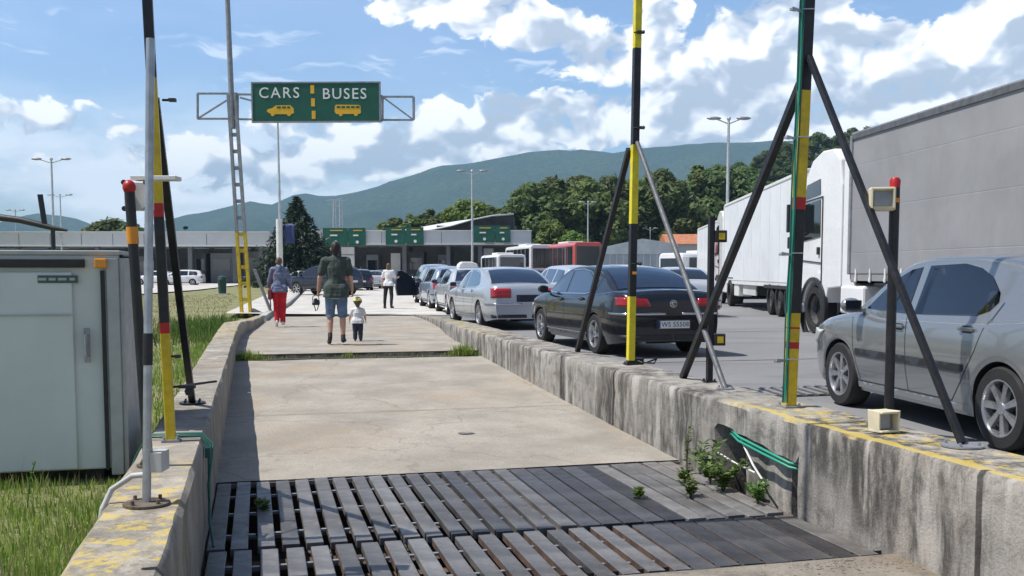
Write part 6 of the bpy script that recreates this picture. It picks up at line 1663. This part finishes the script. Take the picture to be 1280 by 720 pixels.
# the woman in red trousers
wloc = Vector((G(350, 409).x, G(350, 409).y, .004))
w1, Jw, sw = person('person', 'woman in red trousers and blue-grey jacket walking away, bag at her left hip', wloc, R(10), 1.62, dict(
    legL=(8, 22), legR=(4, 2), toeL=-25, splay=-2, fem=1.0, bulk=.98, armL=(10, 16, 40), armR=(4, 16, 34), top='bluegrey_cloth', topname='jacket', sleeve=1.92, bottom='red_cloth', trouser=1.95, loose=.022, shoe='shoe_white', hem=-.05, skin='skin_pale', hairmat='hair_brown', hood=True, hair_long=False, curlL=.8, curlR=.8, lean=5))
mb = MB(); mb.lathe([(.0, -.05), (.075, -.05), (.082, -.01), (.078, .03), (.06, .05)], 18); o = mb.build('scarf', 'grey_cloth', w1, smooth=70, loc=(0, Jw['neck'].y - .01, Jw['neck'].z + .03))
bpy.context.view_layer.update()
bp = w1.matrix_world @ (Jw['pelvis'] + Vector((-.24, -.02, -.10)))
t = thing('shoulder_bag', 'dark red bag with long strap at the left hip of the woman in red', 'bag', bp, R(10))
mb = MB(); mb.prism([(-.13, -.15), (.13, -.15), (.12, .10), (-.10, .10)], 'X', -.05, .05); mb.build('bag', 'maroon', t, bevel=.025)
mb = MB(); mb.path([(0, -.08, .08), (.03, -.09, .30), (.10, -.10, .55)], .012, 6); mb.path([(0, .0, -.15), (.01, 0, -.30), (.0, 0, -.38)], .015, 6); mb.build('strap', 'maroon', t)
# the standing woman ahead
zloc = Vector((G(486, 386).x, G(486, 386).y, .009))
w2, J2, s2 = person('person', 'woman in white top and black trousers standing on the pale pavement ahead', zloc, R(-12), 1.62, dict(
    legL=(0, 2), legR=(-10, 4), splay=7, fem=1.0, bulk=.95, armL=(-2, 20, 20), armR=(20, 14, 80), top='white_cloth', sleeve=.75, bottom='black_cloth', trouser=1.95, loose=.012, shoe='shoe_black', hem=-.02, skin='skin_pale', hairmat='hair_brown', hair_long=True, voxel=.009, lean=2))
# a few people at the booths
for (px, Y, top, bottom, yaw, lab) in ((452, 84, 'white_cloth', 'navy_cloth', 40, 'distant person in pale top by the far cars, right of the walking man'),):
    person('person', lab, Vector((D(px, 345, Y).x, Y, .0 if px < 400 else .01)), R(yaw), 1.72, dict(legL=(6, 8), legR=(-6, 4), armL=(4, 12, 20), armR=(4, 12, 20), top=top, bottom=bottom, shoe='shoe_black', trouser=1.95, voxel=.012))

finish_fuse()
# ================================================================== VEGETATION
def leaf_mesh(name, blobs, n, size, material, seed, shell=.55, flatten=.0, trunk=None):
    """many leaf-clump faces spread through ellipsoids; every leaf a bent quad"""
    r = np.random.default_rng(seed); vs, fs = [], []
    vol = np.array([b[3] * b[4] * b[5] for b in blobs]) ** .72; pr = vol / vol.sum()
    which = r.choice(len(blobs), n, p=pr)
    for i in which:
        cx, cy, cz, ax, ay, az = blobs[i]
        d = r.normal(size=3); d /= np.linalg.norm(d); rad = shell + (1.06 - shell) * r.random() ** .8
        if r.random() < .12: rad *= 1.10
        p = np.array([cx + d[0] * ax * rad, cy + d[1] * ay * rad, cz + d[2] * az * rad])
        nrm = d * .8 + r.normal(size=3) * .42 + np.array([0, 0, .45]); nrm /= np.linalg.norm(nrm)
        t = np.cross(nrm, r.normal(size=3)); t /= np.linalg.norm(t); b = np.cross(nrm, t); s = size * (.55 + .9 * r.random())
        o = len(vs)
        vs += [tuple(p - t * s), tuple(p + b * s * .55 - nrm * s * .12), tuple(p + t * s), tuple(p - b * s * .55 - nrm * s * .12)]
        fs.append((o, o + 1, o + 2, o + 3))
    me = bpy.data.meshes.new(name); me.from_pydata(vs, [], fs); me.materials.append(M[material]); me.update()
    return me
def tree_kind(kind, seed, H):
    rr = random.Random(seed); blobs = []
    mb = MB(); th = H * (.30 if kind != 'poplar' else .18); pts = [(0, 0, -.3), (rr.uniform(-.1, .1), .05, th * .5), (rr.uniform(-.2, .2), 0, th), (rr.uniform(-.3, .3), .1, H * .62), (0, 0, H * .85)]
    mb.path(pts, [H * .026, H * .021, H * .017, H * .010, H * .003], 8)
    if kind == 'poplar':
        for k in range(11):
            z = H * (.22 + .70 * k / 10); w = H * (.13 if k < 8 else .13 - .03 * (k - 7)) * rr.uniform(.8, 1.15); a = rr.uniform(0, 6.28); e = H * .07
            blobs.append((e * math.cos(a), e * math.sin(a), z, w, w, H * .085))
            mb.path([(0, 0, z * .8), (e * math.cos(a), e * math.sin(a), z)], [H * .006, H * .002], 5)
    else:
        nb = 15
        for k in range(nb):
            a = k * 2.4 + rr.uniform(-.4, .4); f = k / (nb - 1); z = H * (.34 + .52 * f) + rr.uniform(-.04, .04) * H
            e = H * .30 * math.sqrt(max(.05, 1 - (1.7 * (f - .38)) ** 2)) * rr.uniform(.55, 1.1); w = H * rr.uniform(.10, .165)
            blobs.append((e * math.cos(a), e * math.sin(a), z, w, w, w * rr.uniform(.65, .9)))
            mb.path([(0, 0, max(th * .8, z * .66)), (e * .5 * math.cos(a), e * .5 * math.sin(a), z * .88), (e * math.cos(a), e * math.sin(a), z)], [H * .011, H * .007, H * .002], 5)
    return blobs, mb
PROTO = {}
def proto(kind, material, seed, n, leaf):
    H = 10.0; blobs, mb = tree_kind(kind, seed, H)
    tr = mb.build('trunk', 'bark', smooth=60); tm = tr.data; bpy.data.objects.remove(tr)
    return tm, leaf_mesh('crown', blobs, n, leaf, material, seed)
KINDS_ = {'a': ('round', 'leaf_dark', 3, 5200, .30), 'b': ('round', 'leaf_mid', 8, 5200, .30), 'c': ('poplar', 'leaf_dark', 5, 4200, .28), 'd': ('round', 'leaf_bright', 12, 5200, .28), 'e': ('poplar', 'leaf_mid', 21, 4200, .28), 'f': ('round', 'leaf_dark', 33, 5200, .30)}
for k, a in KINDS_.items(): PROTO[k] = proto(*a)
def tree(kind, X, Y, zb, H, label, group, wide=1.0, rz=None):
    tm, cm = PROTO[kind]; t = thing('poplar_tree' if KINDS_[kind][0] == 'poplar' else 'broadleaf_tree', label, 'tree', (X, Y, zb), random.uniform(0, 6.28) if rz is None else rz, group)
    for nm, me in (('trunk', tm), ('crown', cm)):
        o = bpy.data.objects.new(nm, me); col.objects.link(o); o.parent = t
    t.scale = (H / 10 * wide, H / 10 * wide, H / 10); return t
def tree_px(kind, px, pytop, Y, label, group, wide=1.0, zb=0.0):
    P = D(px, pytop, Y); return tree(kind, P.x, Y, zb, P.z - zb, label, group, wide)
TG = 'tall trees behind the buses'
GEN = 'tall leafy tree in the dense row behind the buses and lorries'
for i, (k, px, py, Y, w, lab) in enumerate((
    ('a', 660, 226, 150, 1.0, 'leftmost tall tree of the row behind the red coach'), ('f', 684, 219, 156, .95, GEN), ('c', 703, 222, 150, 1.3, GEN), ('a', 722, 216, 160, 1.0, GEN), ('b', 742, 219, 152, 1.0, GEN), ('f', 764, 217, 158, 1.0, GEN),
    ('a', 786, 222, 162, 1.0, GEN), ('b', 806, 216, 166, .95, GEN), ('a', 828, 209, 160, .95, 'tall tree just right of the bright yellow post, last before the gap'), ('b', 848, 262, 156, 1.1, GEN), ('e', 872, 216, 175, 1.3, GEN), ('c', 886, 204, 180, 1.5, GEN), ('a', 904, 203, 176, 1.0, GEN), ('f', 930, 205, 182, 1.1, GEN),
    ('d', 690, 268, 135, .9, 'low bright green tree in front of the dark tree row, above the red coach'), ('d', 717, 283, 130, .9, 'small bright bush-like tree directly above the red coach'), ('b', 640, 258, 158, 1.0, 'smaller tree left of the tall row, behind the right green sign'))):
    tree_px(k, px, py, Y, lab, TG, w)
tree_px('d', 588, 241, 150, 'bright yellow-green round tree above the white curved roof', None, 1.15)
tree_px('b', 615, 252, 156, 'mid green tree between the bright round tree and the tall row', None, 1.0)
for i, (k, px, py, w) in enumerate((('b', 486, 274, 1.2), ('e', 503, 266, 1.6), ('a', 520, 268, 1.3), ('c', 540, 260, 1.6), ('b', 558, 262, 1.2))):
    tree_px(k, px, py, 160, 'low ragged tree in the hedge line behind the middle green sign', 'ragged trees behind the canopy', w)
for i, (k, px, py, w) in enumerate((('a', 128, 274, 1.5), ('f', 146, 271, 1.5), ('a', 162, 276, 1.4))):
    tree_px(k, px, py, 150, 'rounded tree behind the left canopy, beside the red-capped post', 'trees behind the left canopy', w)
# trees seen below / through the canopies
for px, Y, py in ((196, 128, 300), (222, 130, 302), (446, 128, 300), (470, 126, 302), (585, 128, 300)):
    tree_px('b', px, py, Y, 'green tree glimpsed beneath the checkpoint canopy', 'trees glimpsed beneath the canopies', 1.4)
# wooded hillside on the right
hr = random.Random(5); cnt = 0
for row, (Y, n) in enumerate(((215, 12), (265, 15), (320, 18), (375, 20))):
    for i in range(n):
        px = 850 + (1125 - 850) * (i + hr.uniform(.2, .8)) / n
        X_ = (px - 640) / FPX * Y; z = hill_h(X_, Y); H = hr.uniform(8, 13)
        k = hr.choice('aabcfef'); tree(k, X_, Y, z - .5, H, 'leafy tree in the wood on the slope behind the lorries', 'trees of the wooded slope behind the lorries', hr.uniform(1.0, 1.3)); cnt += 1
# conifers
def conifer(px, pytop, Y, label, levels=15, spread=.30, group=None, pybase=None):
    P = D(px, pytop, Y); H = P.z; t = thing('conifer_tree', label, 'tree', (P.x, Y, 0), 0, group); rr = random.Random(px)
    mb = MB(); mb.path([(0, 0, -.2), (0, 0, H * .5), (0, 0, H * .99)], [H * .022, H * .014, H * .002], 8); mb.build('trunk', 'bark', t, smooth=60)
    vs, fs = [], []; r = np.random.default_rng(px)
    for L in range(levels):
        f = L / (levels - 1); z = H * (.10 + .88 * f); rad = H * spread * (1 - f) ** .85 + H * .015; nb = int(6 + 9 * (1 - f))
        for k in range(nb):
            a = 2 * math.pi * k / nb + rr.uniform(-.3, .3) + L; rl = rad * rr.uniform(.72, 1.12)
            for m in range(int(20 + 60 * (1 - f))):
                q = rr.random() ** .7; p = np.array([rl * q * math.cos(a), rl * q * math.sin(a), z + rl * (.16 * q - .42 * q * q) + rr.uniform(-.02, .02) * H])
                p += r.normal(size=3) * rl * .075; s = H * .024 * (.6 + rr.random())
                d = np.array([math.cos(a), math.sin(a), -.45]) + r.normal(size=3) * .5; d /= np.linalg.norm(d); u_ = np.cross(d, r.normal(size=3)); u_ /= np.linalg.norm(u_)
                o = len(vs); vs += [tuple(p - u_ * s * .35), tuple(p + d * s * 1.6), tuple(p + u_ * s * .35)]; fs.append((o, o + 1, o + 2))
    me = bpy.data.meshes.new('crown'); me.from_pydata(vs, [], fs); me.materials.append(M['needle']); o = bpy.data.objects.new('crown', me); col.objects.link(o); o.parent = t
    return t
conifer(371, 246, 88, 'dark conifer with drooping branches beside the left green sign', 24, .56)
conifer(232, 283, 135, 'small dark conifer tip above the left canopy', 10, .30)

# ------------------------------------------------------------------ grass and weeds
def blades(name, label_kind, spots, material, hmin, hmax, width, seed, lean=.5):
    r = np.random.default_rng(seed); n = len(spots); vs, fs = [], []
    for (x, y, z, k) in spots:
        h = (hmin + (hmax - hmin) * r.random() ** 1.4) * k; a = r.random() * 6.283; le = lean * h * r.random(); wd = width * (.6 + .8 * r.random())
        dx, dy = math.cos(a), math.sin(a); b = r.random() * 6.283; lx, ly = math.cos(b) * le, math.sin(b) * le; o = len(vs)
        vs += [(x - dx * wd, y - dy * wd, z - .01), (x + dx * wd, y + dy * wd, z - .01), (x + lx * .4 - dx * wd * .7, y + ly * .4 - dy * wd * .7, z + h * .55), (x + lx * .4 + dx * wd * .7, y + ly * .4 + dy * wd * .7, z + h * .55), (x + lx, y + ly, z + h)]
        fs += [(o, o + 1, o + 3, o + 2), (o + 2, o + 3, o + 4)]
    me = bpy.data.meshes.new(name); me.from_pydata(vs, [], fs); me.materials.append(M[material]); me.update()
    o = bpy.data.objects.new(name, me); col.objects.link(o); return stuff(o)
def scatter(n, u0, u1, v0, v1, seed, dens=None, uref=None):
    r = np.random.default_rng(seed); out = []
    while len(out) < n:
        u, v = u0 + (u1 - u0) * r.random(), v0 + (v1 - v0) * r.random()
        if -4.5 < u < -.84 and 6.78 < v < 7.9: continue
        if dens and r.random() > dens(u, v): continue
        p = LV(u, v); k = .6 + .8 * max(0, .5 + mnoise.noise(Vector((u * 1.5, v * 1.5, 3))))
        out.append((p.x, p.y, -.03, k))
    return out
patch = lambda u, v: .25 + .9 * max(0, mnoise.noise(Vector((u * .9, v * .9, 1.3))) + .35)
blades('grass', '', scatter(60000, -4.6, -.70, 2.6, 6.8, 1, patch), 'grass_blade', .03, .13, .0035, 1)
blades('grass', '', scatter(3500, -4.6, -.70, 2.6, 6.8, 2, patch), 'dry_blade', .08, .24, .0025, 2)
near_wall = lambda u, v: max(.08, 1 - (-.66 - u) / 1.2) * (.35 + max(0, mnoise.noise(Vector((u * .7, v * .5, 7))) + .5))
blades('grass', '', scatter(6000, -3.4, -.66, 7.9, 19, 3, near_wall), 'grass_blade', .03, .12, .006, 3)
blades('grass', '', scatter(9000, -6, -.66, 7.9, 30, 4), 'dry_blade', .02, .08, .006, 4)
tall = lambda u, v: max(.05, 1 - abs(u + 1.1) / 1.4) * max(.05, 1 - abs(v - 24.5) / 6)
blades('grass', '', [(x, y, z, k) for x, y, z, k in scatter(4500, -3.0, -.45, 19, 31, 5, tall)], 'weed', .05, .22, .010, 5)
blades('grass', '', scatter(9000, -16, -1.0, 25, 60, 6), 'dry_blade', .03, .09, .015, 6)
# grass growing through the joint at the head of the ramp
def tuft(u, v, z, n, sp, h, seed):
    r = np.random.default_rng(seed); return [(p.x, p.y, z, h * (1 - .5 * abs(a))) for a, p in ((a, LV(u + a * sp, v + b * sp * .4)) for a, b in r.normal(size=(n, 2)) * .5)]
blades('grass', '', tuft(3.40, 16.5, -.06, 420, .30, 1.0, 1) + tuft(-.12, 16.5, -.06, 260, .26, .8, 2) + tuft(1.45, 16.5, -.06, 50, .2, .5, 3) + tuft(.6, 16.5, -.06, 40, 1.2, .3, 4) + tuft(2.5, 16.5, -.06, 50, 1.2, .3, 5), 'grass_blade', .08, .26, .007, 7)
# leafy weeds: at the broken recess of the right wall, between beams
def weed(name, label, p, h, n, spread, seed, leaf=.030, group='weeds growing in the lane', lean=(0, 0)):
    rr = random.Random(seed); t = thing(name, label, 'plant', p, 0, group); mb = MB(); L = MB()
    for k in range(n):
        a = rr.uniform(0, 6.28); hh = h * rr.uniform(.5, 1); ex = spread * rr.uniform(.3, 1); tip = Vector((math.cos(a) * ex + lean[0], math.sin(a) * ex + lean[1], hh)); mid = Vector((tip.x * .35, tip.y * .35, hh * .6))
        mb.path([(0, 0, -.01), mid, tip], [.004, .003, .0015], 5)
        for j in range(int(9 + 14 * hh / h)):
            f = rr.uniform(.15, 1.0); c = mid.lerp(tip, (f - .5) * 2) if f > .5 else mid * (f * 2)
            b = rr.uniform(0, 6.28); d = Vector((math.cos(b), math.sin(b), rr.uniform(-.2, .7))).normalized(); sd = d.cross(Vector((rr.uniform(-1, 1), rr.uniform(-1, 1), 1))).normalized(); s = leaf * rr.uniform(.6, 1.4)
            L.add([c, c + d * s + sd * s * .42, c + d * s * 2, c + d * s - sd * s * .42], [(0, 1, 2, 3)])
    mb.build('stem', 'weed', t); L.build('leaves', 'weed', t, fix=False); return t
weed('weed', 'tallest thin weed standing at the wall foot left of the broken recess', LV(3.50, 7.72, -.34), .42, 3, .05, 1, .022)
weed('weed', 'bushy green weed growing below the black hole in the right wall', LV(3.48, 7.22, -.34), .34, 12, .20, 2)
weed('weed', 'spreading green weed in front of the broken recess, beside the grid', LV(3.44, 6.92, -.34), .26, 12, .22, 3)
weed('weed', 'low weed on the pale grooved plate left of the recess weeds', LV(3.28, 7.28, -.34), .12, 6, .10, 4, .024)
weed('weed', 'low weed at the wall foot under the green conduits', LV(3.50, 6.48, -.34), .17, 7, .12, 5, .026)
weed('weed', 'tiny leafy weed on the dark plate near the joint of the grids', LV(2.72, 6.86, -.35), .10, 5, .08, 6, .022)
weed('weed', 'small weed on the pale plate just left of the spreading weed', LV(3.12, 6.80, -.35), .14, 6, .10, 8, .024)
weed('weed', 'small dark weed growing between beams at the left, in shadow', LV(.02, 7.15, -.38), .16, 5, .07, 7, .026)
for i, (u, v) in enumerate(((-1.3, 6.2), (-2.2, 6.4), (-1.8, 6.45), (-2.9, 6.5))):
    weed('weed', 'tall stalky weed before the grey-green cabinet', LV(u, v, -.03), .34 + .08 * (i % 3), 3, .12, 20 + i, .010, 'stalky weeds before the cabinet')
